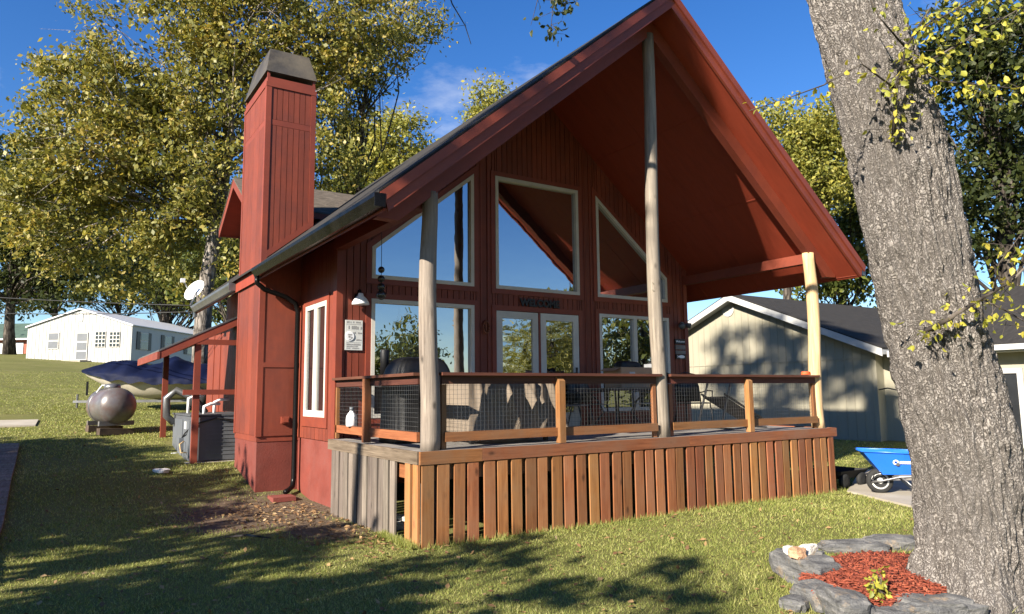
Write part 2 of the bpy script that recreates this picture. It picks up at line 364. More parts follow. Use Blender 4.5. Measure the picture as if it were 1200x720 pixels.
# ================================================================ SETTING
def spaced(segs):
    out = []
    for a, b_, st in segs: out += list(np.arange(a, b_, st))
    return np.array(out + [segs[-1][1]])
gx = spaced([(-160, -30, 10), (-30, -10, 2), (-10, 8, .22), (8, 30, 2), (30, 200, 10)]); gy = spaced([(-120, -14, 8), (-14, -8, 1), (-8, 14, .22), (14, 60, 2), (60, 260, 10)])
X, Yg = np.meshgrid(gx, gy); Zg = g(X, Yg); nx, ny = len(gx), len(gy)
idx = np.arange(nx*ny).reshape(ny, nx); F = np.stack([idx[:-1, :-1], idx[:-1, 1:], idx[1:, 1:], idx[1:, :-1]], -1).reshape(-1, 4)
link('ground', npmesh('ground', np.stack([X, Yg, Zg], -1).reshape(-1, 3), F, 'lawn', True), kind='structure', label='mown autumn lawn rising behind the cabin')
def sheet(name, mat, pts, label, n=14, dz=.03):
    """quad patch that follows the ground, with an edge skirt"""
    A, B, C_, D_ = [np.array(p[:2], float) for p in pts]; V = []
    for j in range(n+1):
        for i in range(n+1):
            s, t = i/n, j/n; p = A*(1-s)*(1-t)+B*s*(1-t)+C_*s*t+D_*(1-s)*t; V.append((p[0], p[1], float(g(p[0], p[1]))+dz))
    F_ = [(j*(n+1)+i, j*(n+1)+i+1, (j+1)*(n+1)+i+1, (j+1)*(n+1)+i) for j in range(n) for i in range(n)]
    rim = [i for i in range(n)] + [j*(n+1)+n for j in range(n)] + [n*(n+1)+n-i for i in range(n)] + [(n-j)*(n+1) for j in range(n)]
    o = len(V); V += [(V[i][0], V[i][1], V[i][2]-dz-.06) for i in rim]; k = len(rim)
    F_ += [(rim[i], o+i, o+(i+1) % k, rim[(i+1) % k]) for i in range(k)]
    m_ = MB(); m_.poly(V, F_); return m_.build(name, mat, kind='structure', label=label)
sheet('walkway', 'concrete', [(3.86, -3.2), (3.05, -4.85), (7.1, -3.6), (6.4, -1.9)], 'sunlit concrete walk beside the deck')
sheet('driveway', 'concrete', [(-30, 13.2), (-7.35, 11.6), (-7.4, 10.2), (-30, 11.2)], 'pale driveway strip at the left edge')

S = .8253
def roofz(x, z0): return z0 - S*abs(x)

# ================================================================ CABIN
cabin = thing('cabin', 'red wooden cabin with steep gable, tall windows and wide covered porch', 'house', (0, 4, 0))
WX = 3.65
OPEN = {'lower_l': (-3.146, -1.336, 1.30, 3.112), 'lower_r': (1.357, 3.157, 1.30, 3.112), 'door': (-.90, .88, 1.02, 3.057), 'mid': (-.907, .907, 3.427, 5.406)}
TRAP = [(-3.146, -1.336, 3.427, 3.92, 5.37), (1.336, 3.146, 3.427, 5.37, 3.92)]   # x0,x1,zb,zt(x0),zt(x1)
fw = MB().prism([(-WX, .06, .3), (WX, .06, .3), (WX, .06, roofz(WX, 7.2)), (0, .06, 7.2), (-WX, .06, roofz(WX, 7.2))], (0, .1, 0)).build('front_wall', 'red_paint', cabin)
edges = sorted(set([round(-WX+i*.1073, 4) for i in range(69)] + [-3.146, -1.336, -.907, .907, 1.336, 3.146, 0.0, -.9, .88]))
ee = []
key = {-3.146, -1.336, -.907, .907, 1.336, 3.146, 0.0}
for e in edges:
    if ee and e-ee[-1] < .045:
        if e in key and ee[-1] not in key: ee[-1] = e
        continue
    ee.append(e)
for a, b_ in zip(ee[:-1], ee[1:]):
    xm = (a+b_)/2; cuts = []
    for (x0, x1, z0, z1) in OPEN.values():
        if x0-.01 < xm < x1+.01: cuts.append(((z0, z0), (z1, z1)))
    for (x0, x1, zb, za_, zb_) in TRAP:
        if x0 < xm < x1:
            f_ = lambda x: za_+(zb_-za_)*(x-x0)/(x1-x0); cuts.append(((zb, zb), (f_(a), f_(b_))))
    cuts.sort(); lo = (1.02, 1.02); top = (roofz(a, 7.2), roofz(b_, 7.2)); segs = []
    for c in cuts:
        if c[0][0] > lo[0]+.02: segs.append((lo, c[0]))
        lo = c[1]
    segs.append((lo, top)); a2, b2 = a+.006, b_-.006
    for (l0, l1), (t0, t1) in segs:
        MB().prism([(a2, 0, l0), (b2, 0, l1), (b2, 0, t1), (a2, 0, t0)], (0, .06, 0)).build('siding_board', 'red_paint', fw)
# window maker on the front wall: outline polygon in (x, z)
def front_window(poly, parts_x=(), gl='glass', trim=.085, fr=.06, name='window'):
    n = len(poly); w_ = thing(name, None, None, (sum(p[0] for p in poly)/n, 0, min(p[1] for p in poly))); adopt(w_, cabin)
    def off(d):   # inset (d>0) / outset polygon, convex, counter-clockwise in (x,z)
        out = []
        for i in range(n):
            p0, p1, p2 = [Vector((*poly[j % n], 0)) for j in (i-1, i, i+1)]
            e1 = (p1-p0).normalized(); e2 = (p2-p1).normalized(); n1 = Vector((-e1.y, e1.x, 0)); n2 = Vector((-e2.y, e2.x, 0))
            k = (n1+n2); k = k/ max(k.dot(n1), .2); out.append((p1.x+k.x*d, p1.y+k.y*d))
        return out
    def ring(d0, d1, y0, y1, nm, mt):
        A, B = off(d0), off(d1); m_ = MB()
        for i in range(n):
            j = (i+1) % n; m_.prism([(A[i][0], y0, A[i][1]), (A[j][0], y0, A[j][1]), (B[j][0], y0, B[j][1]), (B[i][0], y0, B[i][1])], (0, y1-y0, 0))
        return m_.build(nm, mt, w_)
    if trim: ring(0, -trim, -.022, .03, 'trim', 'red_trim')
    ring(fr, 0, -.03, .055, 'frame', 'cream_frame')
    inn = off(fr); x0 = min(p[0] for p in inn); x1 = max(p[0] for p in inn)
    cuts_ = [x0]+list(parts_x)+[x1]
    if parts_x:
        zb = min(p[1] for p in inn); zt = max(p[1] for p in inn)
        for xc in parts_x: MB().box(xc-.045, xc+.045, -.025, .05, zb-.01, zt+.01).build('mullion', 'cream_frame', w_)
        for a, b_ in zip(cuts_[:-1], cuts_[1:]):
            MB().prism([(a-.02, .03, zb-.02), (b_+.02, .03, zb-.02), (b_+.02, .03, zt+.02), (a-.02, .03, zt+.02)], (0, .006, 0)).build('pane', gl, w_)
    else:
        o_ = off(fr-.02); MB().prism([(p[0], .03, p[1]) for p in o_], (0, .006, 0)).build('pane', gl, w_)
    return w_
def rect(k): x0, x1, z0, z1 = OPEN[k]; return [(x0, z0), (x1, z0), (x1, z1), (x0, z1)]
front_window(rect('lower_l')); front_window(rect('lower_r'), (2.257,)); front_window(rect('mid'))
for (x0, x1, zb, za_, zb_) in TRAP: front_window([(x0, zb), (x1, zb), (x1, zb_), (x0, za_)])
# french doors
MB().box(-.985, -.90, -.022, .06, 1.03, 3.145).box(.88, .965, -.022, .06, 1.03, 3.145).box(-.90, .88, -.022, .06, 3.06, 3.145).box(-.028, .016, -.02, .05, 1.03, 3.057).build('door_frame', 'red_trim', cabin)
for x0, x1, hx in ((-.895, -.032, None), (.02, .872, .80)):
    d_ = MB().box(x0, x0+.12, -.012, .04, 1.05, 3.05).box(x1-.12, x1, -.012, .04, 1.05, 3.05).box(x0+.12, x1-.12, -.012, .04, 2.93, 3.05).box(x0+.12, x1-.12, -.012, .04, 1.05, 1.30).build('door', 'cream_frame', cabin)
    MB().box(x0+.10, x1-.10, .012, .02, 1.28, 2.95).build('pane', 'door_glass', d_)
    if hx: MB().box(hx-.015, hx+.02, -.03, -.012, 1.9, 2.1).beam((hx, -.05, 2.0), (hx-.1, -.05, 2.0), .015, .015).beam((hx, -.012, 2.0), (hx, -.055, 2.0), .014, .014).build('handle', 'black_iron', d_)
# wide pilasters between the window columns, corner boards
for x in (-1.12, 1.12):
    for k in (-.07, .07): MB().box(x+k-.012, x+k+.012, -.012, .03, 1.03, roofz(x, 7.15)).build('batten', 'red_trim', cabin)
for sx_ in (-1, 1): MB().box(sx_*WX-.05, sx_*WX+.05, -.028, .12, .98, 4.15).build('corner_board', 'red_trim', cabin)
# side walls
sw = MB().box(-WX+.03, -WX+.13, .12, 8.0, .30, 4.05).build('side_wall', 'red_paint', cabin)
MB().box(-WX+.02, -WX+.10, .0, 8.0, -.3, .955).build('foundation', 'red_foundation', cabin)
MB().box(WX-.13, WX-.03, .12, 8.0, -.3, 4.05).build('side_wall', 'red_paint', cabin)
MB().box(-WX+.13, WX-.13, 7.8, 8.0, -.3, 4.05).build('rear_wall', 'red_paint', cabin)
MB().box(-WX, WX-.2, 8.002, 10.2, -.3, 3.25).build('rear_annex', 'red_paint', cabin); MB().box(-WX-.1, WX, 8.11, 10.4, 3.25, 3.35).build('annex_roof', 'shingle', cabin)
for ya_ in (8.5, 9.3): MB().box(-WX-.02, -WX, ya_, ya_+.1, .9, 3.2).build('batten', 'red_trim', cabin)
SW = (.50, 1.58, 1.31, 3.12)
yy = [.125]+[round(.2+.2*i, 3) for i in range(40)]; yy = sorted(set(yy+[SW[0], SW[1]])); y2 = []
for y in yy:
    if y2 and y-y2[-1] < .07:
        if y in SW: y2[-1] = y
        continue
    y2.append(y)
for a, b_ in zip(y2[:-1], y2[1:]):
    ym = (a+b_)/2
    if 1.92 < ym < 3.55: continue
    for z0, z1 in ([(.96, SW[2]), (SW[3], 4.0)] if SW[0] < ym < SW[1] else [(.96, 4.0)]):
        MB().box(-WX-.005, -WX+.03, a+.005, b_-.005, z0, z1).build('siding_board', 'red_paint', sw)
# casement window in the side wall
cw = thing('side_window', None, None, (-WX, 1.04, 1.31)); adopt(cw, cabin); X0 = -WX
tm = MB()
for a, b_, z0, z1 in ((SW[0]-.1, SW[0], SW[2]-.16, SW[3]+.1), (SW[1], SW[1]+.1, SW[2]-.16, SW[3]+.1), (SW[0], SW[1], SW[3], SW[3]+.1), (SW[0], SW[1], SW[2]-.16, SW[2])): tm.box(X0-.025, X0+.02, a, b_, z0, z1)
tm.build('trim', 'red_trim', cw)
for a, b_ in ((SW[0], 1.035), (1.045, SW[1])):
    MB().box(X0-.02, X0+.03, a, a+.08, SW[2], SW[3]).box(X0-.02, X0+.03, b_-.08, b_, SW[2], SW[3]).box(X0-.02, X0+.03, a+.08, b_-.08, SW[2], SW[2]+.1).box(X0-.02, X0+.03, a+.08, b_-.08, SW[3]-.08, SW[3]).build('sash', 'cream_frame', cw)
    MB().box(X0+.005, X0+.012, a+.07, b_-.07, SW[2]+.09, SW[3]-.07).build('pane', 'side_glass', cw)
# roof
RY0, RY1, EX, ZT = -3.40, 8.1, 4.40, 7.455
roof = thing('roof', None, None, (0, 2, ZT)); adopt(roof, cabin)
for sx_ in (-1, 1):
    ex = sx_*EX
    MB().prism([(0, RY0-.02, ZT), (ex*1.01, RY0-.02, roofz(EX*1.01, ZT)), (ex*1.01, RY0-.02, roofz(EX*1.01, ZT)-.03), (0, RY0-.02, ZT-.03)], (0, RY1-RY0+.04, 0)).build('shingle_layer', 'shingle', roof)
    MB().prism([(0, RY0+.02, ZT-.032), (ex*.995, RY0+.02, roofz(EX*.995, ZT)-.032), (ex*.995, RY0+.02, roofz(EX*.995, ZT)-.275), (0, RY0+.02, ZT-.275)], (0, RY1-RY0-.04, 0)).build('ceiling', 'red_ceiling', roof)
    # ceiling panel seams as thin battens
    for yb in (-1.35, .0-.03):
        MB().prism([(sx_*.05, yb, roofz(.05, ZT-.273)), (ex*.98, yb, roofz(EX*.98, ZT-.273)), (ex*.98, yb, roofz(EX*.98, ZT-.281)), (sx_*.05, yb, roofz(.05, ZT-.281))], (0, .02, 0)).build('seam_batten', 'red_ceiling', roof)
    for xs_ in (1.35, 2.75): MB().prism([(sx_*xs_, -2.82, roofz(xs_, ZT-.273)), (sx_*(xs_+.02), -2.82, roofz(xs_+.02, ZT-.273)), (sx_*(xs_+.02), -2.82, roofz(xs_+.02, ZT-.281)), (sx_*xs_, -2.82, roofz(xs_, ZT-.281))], (0, 2.78, 0)).build('seam_batten', 'red_ceiling', roof)
    # two-tier barge boards
    MB().prism([(0, RY0-.02, 7.145), (ex*.985, RY0-.02, roofz(EX*.985, 7.145)), (ex*1.0, RY0-.02, roofz(EX, 7.42)), (0, RY0-.02, 7.42)], (0, .04, 0)).build('barge_board', 'red_trim', roof)
    MB().prism([(0, RY0-.05, 7.29), (ex*1.0, RY0-.05, roofz(EX, 7.29)), (ex*1.008, RY0-.05, roofz(EX*1.008, 7.42)), (0, RY0-.05, 7.42)], (0, .028, 0)).build('barge_trim', 'red_trim', roof)
    # rafter beam in the plane of the posts
    MB().prism([(0, -2.97, 6.918), (sx_*4.02, -2.97, roofz(4.02, 6.918)), (sx_*4.28, -2.97, roofz(4.02, 6.918)+.01), (sx_*4.28, -2.97, roofz(4.28, ZT-.195)), (0, -2.97, ZT-.195)], (0, .13, 0)).build('rafter_beam', 'red_trim', roof)
    MB().box(sx_*3.66-.07, sx_*3.66+.07, -2.835, -.03, 3.815, 3.985).build('eave_beam', 'red_trim', roof)
    MB().prism([(sx_*4.33, RY0+.03, 3.60), (sx_*4.375, RY0+.03, 3.60), (sx_*4.375, RY0+.03, 3.80), (sx_*4.33, RY0+.03, 3.80)], (0, RY1-RY0-.06, 0)).build('fascia', 'red_trim', roof)
# gutters (K profile) and downspout
def gutter(sx_, ya, yb, mt):
    pr = [(4.38, 3.74), (4.38, 3.60), (4.45, 3.60), (4.475, 3.65), (4.505, 3.70), (4.505, 3.745), (4.495, 3.745), (4.492, 3.705), (4.465, 3.66), (4.44, 3.61), (4.39, 3.61), (4.39, 3.74)]
    m_ = MB(); n = len(pr); m_.poly([(sx_*x, y, z) for y in (ya, yb) for x, z in pr], [(i, (i+1) % n, n+(i+1) % n, n+i) for i in range(n)] + [tuple(range(n)), tuple(range(n, 2*n))])
    m_.box(min(sx_*4.38, sx_*4.50), max(sx_*4.38, sx_*4.50), ya-.004, ya+.003, 3.60, 3.745)
    return m_.build('gutter', mt, roof)
gutter(-1, RY0-.05, 1.86, 'dark_metal'); gutter(-1, 3.60, 7.7, 'grey_metal'); gutter(1, RY0-.0, 8.0, 'grey_metal')
MB().tube([(-4.43, 1.77, 3.61), (-4.43, 1.77, 3.50), (-4.30, 1.78, 3.40), (-3.95, 1.80, 3.30), (-3.78, 1.80, 3.20), (-3.735, 1.80, 3.05), (-3.735, 1.80, .30), (-3.76, 1.77, .17), (-3.86, 1.66, .12), (-3.93, 1.58, .11)], .042, 8).build('downspout', 'dark_metal', cabin, True)
# posts: peeled logs
def log(x, y, z0, z1, r0, r1, mt, seed, lean=(0, 0)):
    rs = np.random.default_rng(seed); m_ = MB(); n = 26; nn = 18; o = []
    for i in range(n):
        t = i/(n-1); cx = x+lean[0]*t+.018*math.sin(t*7+seed); cy = y+lean[1]*t+.018*math.cos(t*5+seed*2); r = r0+(r1-r0)*t
        for k in range(nn):
            a = 2*math.pi*k/nn; q = r*(1+.07*mnoise.noise(Vector((math.cos(a)*1.2, math.sin(a)*1.2, t*5+seed*9)))+.03*mnoise.noise(Vector((a*2.5, t*14, seed)))); o.append((cx+q*math.cos(a), cy+q*math.sin(a), z0+(z1-z0)*t))
    m_.poly(o, [(i*nn+k, i*nn+(k+1) % nn, (i+1)*nn+(k+1) % nn, (i+1)*nn+k) for i in range(n-1) for k in range(nn)] + [tuple(range(nn))[::-1], tuple((n-1)*nn+k for k in range(nn))])
    return m_
log(-3.60, -2.90, 1.02, roofz(3.6, 6.98), .115, .092, 'log', 1).build('post', 'log', cabin, True, label='grey weathered log post at the left of the porch')
pc = log(.02, -2.90, 1.02, 6.95, .105, .085, 'log', 2, (-.03, 0)).build('post', 'log', cabin, True, label='tall pale log post under the ridge')
for dz, dx in ((2.02, -.14), (2.12, -.13)): MB().tube([(.02, -2.92, 1.02+dz), (.02+dx, -2.96, 1.02+dz+.05)], [.02, .008], 6).build('branch_stub', 'log', pc, True)
log(3.66, -2.90, 1.02, 3.99, .108, .096, 'log_yellow', 3, (-.02, 0)).build('post', 'log_yellow', cabin, True, label='yellow log post at the right of the porch')

# chimney
CX0, CX1, CY0, CY1 = -4.34, -3.47, 1.91, 3.55
ch = MB().box(CX0+.02, CX1-.02, CY0+.03, CY1-.02, .9, 7.02).build('chimney', 'red_paint', cabin)
MB().box(CX0+.03, CX1-.03, CY0+.04, CY1-.03, -.3, .99).build('chimney_base', 'red_foundation', cabin)
for (x0, x1, y0, y1) in ((CX0, CX0+.09, CY0, CY0+.09), (CX1-.09, CX1, CY0, CY0+.09), (CX0, CX0+.09, CY1-.09, CY1), (CX1-.09, CX1, CY1-.09, CY1)): MB().box(x0, x1, y0, y1, .985, 7.0).build('corner_board', 'red_trim', ch)
for z0, z1, pr_ in ((6.98, 7.06, .005), (7.055, 7.16, -.015), (6.30, 6.40, -.01)):
    MB().box(CX0-pr_, CX1+pr_, CY0-pr_, CY0+.05, z0, z1).box(CX0-pr_, CX0+.05, CY0+.05, CY1+pr_, z0, z1).box(CX1-.05, CX1+pr_, CY0+.05, CY1+pr_, z0, z1).build('band', 'red_trim', ch)
n = 7
for i in range(n):
    a = CX0+.09+i*(CX1-CX0-.18)/n; b_ = a+(CX1-CX0-.18)/n; fl = lambda x: roofz(x, ZT)+.14
    MB().box(a+.005, b_-.005, CY0+.012, CY0+.035, 6.405, 6.975).build('siding_board', 'red_paint', ch)
    MB().prism([(a+.005, CY0+.012, fl(a)), (b_-.005, CY0+.012, fl(b_)), (b_-.005, CY0+.012, 6.295), (a+.005, CY0+.012, 6.295)], (0, .023, 0)).build('siding_board', 'red_paint', ch)
MB().prism([(CX0+.09, CY0-.002, roofz(CX0+.09, ZT)+.02), (CX1, CY0-.002, roofz(CX1, ZT)+.02), (CX1, CY0-.002, roofz(CX1, ZT)+.14), (CX0+.09, CY0-.002, roofz(CX0+.09, ZT)+.14)], (0, .04, 0)).build('flashing_board', 'red_trim', ch)
for a, b_, z0, z1 in ((-4.25, -3.72, .99, 2.12), (-4.25, -3.72, 2.20, 3.44)): MB().box(a+.005, b_, CY0+.012, CY0+.035, z0, z1).build('siding_board', 'red_paint', ch)
MB().box(-4.25, -3.66, CY0, CY0+.04, 2.12, 2.20).build('band', 'red_trim', ch)
for i in range(4):
    a = CY0+.09+i*(CY1-CY0-.18)/4; MB().box(CX0+.008, CX0+.03, a+.003, a+(CY1-CY0-.18)/4-.003, 1.0, 6.30).build('siding_board', 'red_paint', ch); MB().box(CX0+.008, CX0+.03, a+.003, a+(CY1-CY0-.18)/4-.003, 6.40, 6.98).build('siding_board', 'red_paint', ch)
MB().box(-3.94, -3.81, CY0-.04, CY0+.02, 1.19, 1.30).box(-3.92, -3.83, CY0-.06, CY0-.04, 1.21, 1.28).build('vent_hood', 'red_trim', ch)
# hood on the chimney
hd = MB(); A = [(CX0-.01, CY0-.01), (CX1+.01, CY0-.01), (CX1+.01, CY1+.01), (CX0-.01, CY1+.01)]; B = [(CX0+.10, CY0+.22), (CX1-.08, CY0+.22), (CX1-.08, CY1-.22), (CX0+.10, CY1-.22)]
hd.poly([(*p, 7.25) for p in A]+[(*p, 7.77) for p in B]+[(p[0]*.99+A[2][0]*.01, p[1]*.99+.03, 7.25) for p in A], [(0, 1, 5, 4), (1, 2, 6, 5), (2, 3, 7, 6), (3, 0, 4, 7), (4, 5, 6, 7), (8, 9, 10, 11)])
hd.build('chimney_hood', 'chimney_cap', ch)
for x, y in ((CX0+.04, CY0+.04), (CX1-.04, CY0+.04), (CX0+.04, CY1-.04), (CX1-.04, CY1-.04)): MB().box(x-.02, x+.02, y-.02, y+.02, 7.1, 7.26).build('hood_leg', 'red_trim', ch)
MB().lathe((-3.9, 2.6, 7.0), [(.14, 0), (.14, .24)], 16).build('flue', 'grey_metal', ch, True)
MB().box(CX0+.06, CX1-.06, CY0+.06, CY1-.06, 7.02, 7.05).build('crown_plate', 'chimney_cap', ch)
# gable dormer behind the chimney
DY, DH, DZ, DS = 5.15, 1.35, 6.22, .64
dm = MB().prism([(-3.70, DY-1.1, 4.0), (-3.70, DY+1.1, 4.0), (-3.70, DY+1.1, DZ-.12-1.1*DS), (-3.70, DY, DZ-.12), (-3.70, DY-1.1, DZ-.12-1.1*DS)], (2.9, 0, 0)).build('dormer', 'red_paint', cabin)
MB().box(-3.73, -3.69, DY-1.13, DY-1.02, 4.0, DZ-.10-1.1*DS).build('corner_board', 'red_trim', dm); MB().box(-3.73, -3.69, DY+1.02, DY+1.13, 4.0, DZ-.10-1.1*DS).build('corner_board', 'red_trim', dm)
for sy_ in (-1, 1):
    MB().prism([(-4.19, DY, DZ), (-4.19, DY+sy_*DH, DZ-DH*DS), (-4.19, DY+sy_*DH, DZ-DH*DS-.03), (-4.19, DY, DZ-.03)], (2.95, 0, 0)).build('dormer_shingles', 'old_shingle', dm)
    MB().prism([(-4.15, DY, DZ-.032), (-4.15, DY+sy_*DH*.99, DZ-.032-DH*.99*DS), (-4.15, DY+sy_*DH*.99, DZ-.12-DH*.99*DS), (-4.15, DY, DZ-.12)], (2.9, 0, 0)).build('dormer_soffit', 'red_ceiling', dm)
    MB().prism([(-4.18, DY, DZ-.03), (-4.18, DY+sy_*DH, DZ-.03-DH*DS), (-4.18, DY+sy_*DH*.98, DZ-.2-DH*DS*.98), (-4.18, DY, DZ-.22)], (.028, 0, 0)).build('barge_board', 'red_trim', dm)
    yb = DY+sy_*(DH-.01); MB().box(-4.15, -1.9, min(yb, yb+sy_*.02), max(yb, yb+sy_*.02), DZ-DH*DS-.15, DZ-DH*DS-.03).build('fascia', 'red_trim', dm)

# ================================================================ DECK
deck = thing('deck', 'raised cedar deck with slatted skirt and wire mesh railing', 'deck', (0, -1.5, 0))
DX, DFY = 3.80, -3.09
nb = 21
for i in range(nb):
    y0 = -.02-(i+1)*(3.05/nb); x1 = DX-.05 if i % 2 else DX-.05
    MB().box(-DX+.05, DX-.05, y0+.004, y0+3.05/nb-.004, .985+.004*math.sin(i*7), 1.018+.004*math.sin(i*7)).build('deck_board', 'deck_board', deck)
for a, b_ in ((-DX, -3.02), (-3.018, .35), (.352, DX+.02)): MB().box(a, b_, DFY-.02, DFY+.018, .885+(.0 if a < -3.1 else .003), 1.026).build('fascia_board', 'cedar_x', deck)
MB().box(-DX-.02, -DX+.018, DFY+.02, -.12, .885, 1.026).build('fascia_board', 'grey_wood_y', deck, label='weathered grey fascia board along the left side of the deck')
MB().box(DX-.018, DX+.02, DFY+.02, -.02, .885, 1.026).build('fascia_board', 'cedar_y', deck)
MB().box(-DX+.05, DX-.05, DFY+.05, DFY+.09, .70, .985).build('rim_joist', 'cedar_x', deck); MB().box(-DX+.05, -DX+.09, DFY+.1, -.1, .70, .985).build('rim_joist', 'cedar_y', deck)
for x in (-3.6, -1.8, 0, 1.8, 3.6):
    MB().box(x-.07, x+.07, DFY+.1, DFY+.24, float(g(x, -3))-.05, .985).build('support_post', 'grey_wood', deck)
x = -3.772; i = 0; pitch = .1935
while x+.13 < DX+.02:
    hsl = .012*math.sin(i*3.7); wb = .140+.006*math.sin(i*2.1)
    zb = float(g(x, DFY-.05))-.01+.02*abs(math.sin(i*1.9)); tl = .006*math.sin(i*5.3); zt = .883
    MB().prism([(x+hsl+tl, DFY-.012, zb), (x+hsl+wb+tl, DFY-.012, zb+.006*math.sin(i)), (x+hsl+wb, DFY-.012, zt-.01*abs(math.sin(i*2.7))), (x+hsl, DFY-.012, zt-.01*abs(math.sin(i*4.1)))], (0, .028, 0)).build('skirt_board', 'cedar', deck)
    x += pitch; i += 1
for y in (-3.07, -2.87): MB().box(-DX-.012, -DX+.016, y, y+.135, float(g(-DX, y))-.01, .883).build('skirt_board', 'cedar', deck)
y = -.27; i = 0
while y > -2.32:
    wb = .142; MB().prism([(-DX-.012-.006*(i % 2), y-wb, float(g(-DX, y))-.02+.03*abs(math.sin(i*2.3))), (-DX-.012-.006*(i % 2), y, float(g(-DX, y))-.02), (-DX-.012-.006*(i % 2), y+.01*math.sin(i*3), .883), (-DX-.012-.006*(i % 2), y-wb+.01*math.sin(i*3), .883)], (.026, 0, 0)).build('skirt_board', 'grey_wood', deck); y -= wb+.028; i += 1
# railings
def rail_front(x0, x1, xp, e0=0, e1=0):
    MB().box(x0-e0, x1+e1, -3.02, -2.85, 1.862, 1.897).build('rail_cap', 'rail_x', deck)
    MB().box(x0, x1, -2.955, -2.915, 1.765, 1.860).build('top_rail', 'rail_x', deck)
    MB().box(x0+.03, x1-.02, -2.985, -2.945, 1.112, 1.218).build('bottom_rail', 'cedar_x', deck)
    MB().prism([(xp-.045, -3.035, 1.03), (xp+.045, -3.035, 1.03), (xp+.045, -3.035, 1.80), (xp-.045, -3.035, 1.80)], (0, .09, 0)).poly([(xp-.045, -3.035, 1.80), (xp+.045, -3.035, 1.80), (xp+.045, -2.945, 1.86), (xp-.045, -2.945, 1.86), (xp-.045, -2.945, 1.80), (xp+.045, -2.945, 1.80)], [(0, 1, 2, 3), (1, 5, 2), (0, 3, 4)]).build('rail_post', 'cedar', deck)
    for xa in (x0+.035, x1-.035): MB().box(xa-.03, xa+.03, -2.945, -2.90, 1.026, 1.76).build('rail_stud', 'cedar', deck)
    wm = MB()
    for k in range(int((x1-x0-.1)/.052)): xx = x0+.06+k*.052; wm.beam((xx, -2.93, 1.2), (xx, -2.93, 1.78), .0024, .0024)
    for k in range(11): zz = 1.23+k*.052; wm.beam((x0+.05, -2.932, zz), (x1-.05, -2.932, zz), .0024, .0024)
    wm.build('wire_mesh', 'grey_metal', deck)
rail_front(-3.46, -.10, -1.80, .02, .06); rail_front(.15, 3.54, 1.80, .02, .05)
MB().box(-3.745, -3.575, -2.80, -.03, 1.862, 1.897).build('rail_cap', 'rail_y', deck)
MB().box(-3.68, -3.64, -2.78, -.03, 1.765, 1.860).build('top_rail', 'rail_y', deck)
MB().box(-3.69, -3.65, -2.78, -.03, 1.112, 1.218).build('bottom_rail', 'cedar_y', deck)
MB().box(-3.745, -3.655, -1.325, -1.235, 1.03, 1.86).build('rail_post', 'cedar', deck); MB().box(-3.69, -3.645, -.10, -.045, 1.03, 1.76).build('rail_stud', 'cedar', deck)
wm = MB()
for k in range(51): yy_ = -2.75+k*.052; wm.beam((-3.66, yy_, 1.2), (-3.66, yy_, 1.78), .0024, .0024)
for k in range(11): zz = 1.23+k*.052; wm.beam((-3.662, -2.76, zz), (-3.662, -.08, zz), .0024, .0024)
wm.build('wire_mesh', 'grey_metal', deck)


# ================================================================ THINGS ON THE CABIN FRONT
wl = thing('wall_lamp', 'white barn style lamp on the front wall above the small sign', 'lamp', (-3.375, 0, 3.05))
MB().lathe((-3.375, -.16, 2.99), [(.13, 0), (.125, .03), (.09, .09), (.045, .13), (.035, .17)], 18).build('lamp_shade', 'plastic_white', wl, True)
MB().tube([(-3.375, -.16, 3.15), (-3.375, -.15, 3.21), (-3.375, -.08, 3.22), (-3.375, -.005, 3.13)], .014, 8).lathe((-3.375, -.0, 3.13), [(.045, 0), (.045, .02)], 12, (0, -1, 0)).build('arm', 'dark_metal', wl, True)
wl2 = thing('wall_lamp', 'small grey floodlight on the front wall at the right corner', 'lamp', (3.50, 0, 2.98))
MB().lathe((3.46, -.06, 2.98), [(.02, 0), (.055, .02), (.06, .10), (.062, .12)], 14, (-.5, -.8, -.3)).build('lamp_head', 'ac_grey', wl2, True)
MB().lathe((3.62, -.05, 2.99), [(.02, 0), (.05, .02), (.055, .10)], 14, (.6, -.7, -.2)).build('lamp_head', 'ac_grey', wl2, True)
MB().tube([(3.46, -.06, 3.0), (3.54, -.03, 3.0), (3.62, -.05, 3.0)], .018, 8).box(3.50, 3.58, -.03, .0, 2.95, 3.05).build('bracket', 'ac_grey', wl2)
sg = thing('sign', 'faded white printed sign with round badge beside the left window', 'sign', (-3.42, -.02, 2.31))
MB().box(-3.555, -3.285, -.025, -.004, 2.315, 2.765).build('board', 'sign_white', sg)
sp = MB(); rr = random.Random(3)
for z, hgt in ((2.735, .022), (2.655, .05), (2.575, .026), (2.47, .02), (2.40, .022), (2.37, .012), (2.345, .012)):
    x = -3.535 if z > 2.5 or z < 2.42 else -3.385
    while x < -3.32:
        wd = rr.uniform(.014, .03)
        if rr.random() < .82: sp.box(x, x+wd-.005, -.0275, -.0252, z-hgt/2, z+hgt/2*(1 if rr.random() < .7 else .55))
        x += wd
sp.box(-3.54, -3.30, -.0273, -.0252, 2.70, 2.704).box(-3.54, -3.30, -.0273, -.0252, 2.425, 2.43)
sp.build('print', 'grey_print', sg)
MB().lathe((-3.485, -.026, 2.52), [(.072, 0), (.072, .006), (.066, .009)], 24, (0, -1, 0)).build('badge', 'plastic_white', sg)
MB().box(-3.515, -3.455, -.037, -.0355, 2.535, 2.553).box(-3.51, -3.48, -.037, -.0355, 2.50, 2.525).box(-3.47, -3.45, -.037, -.0355, 2.485, 2.515).box(-3.50, -3.47, -.037, -.0355, 2.468, 2.482).build('badge_print', 'grey_print', sg)
wm_ = xform(text_mesh('WELCOME', .17, 'black_iron', .01, .009), Matrix.Translation((0, -.035, 3.215)) @ FRONT @ Matrix.Scale(1.02, 4))
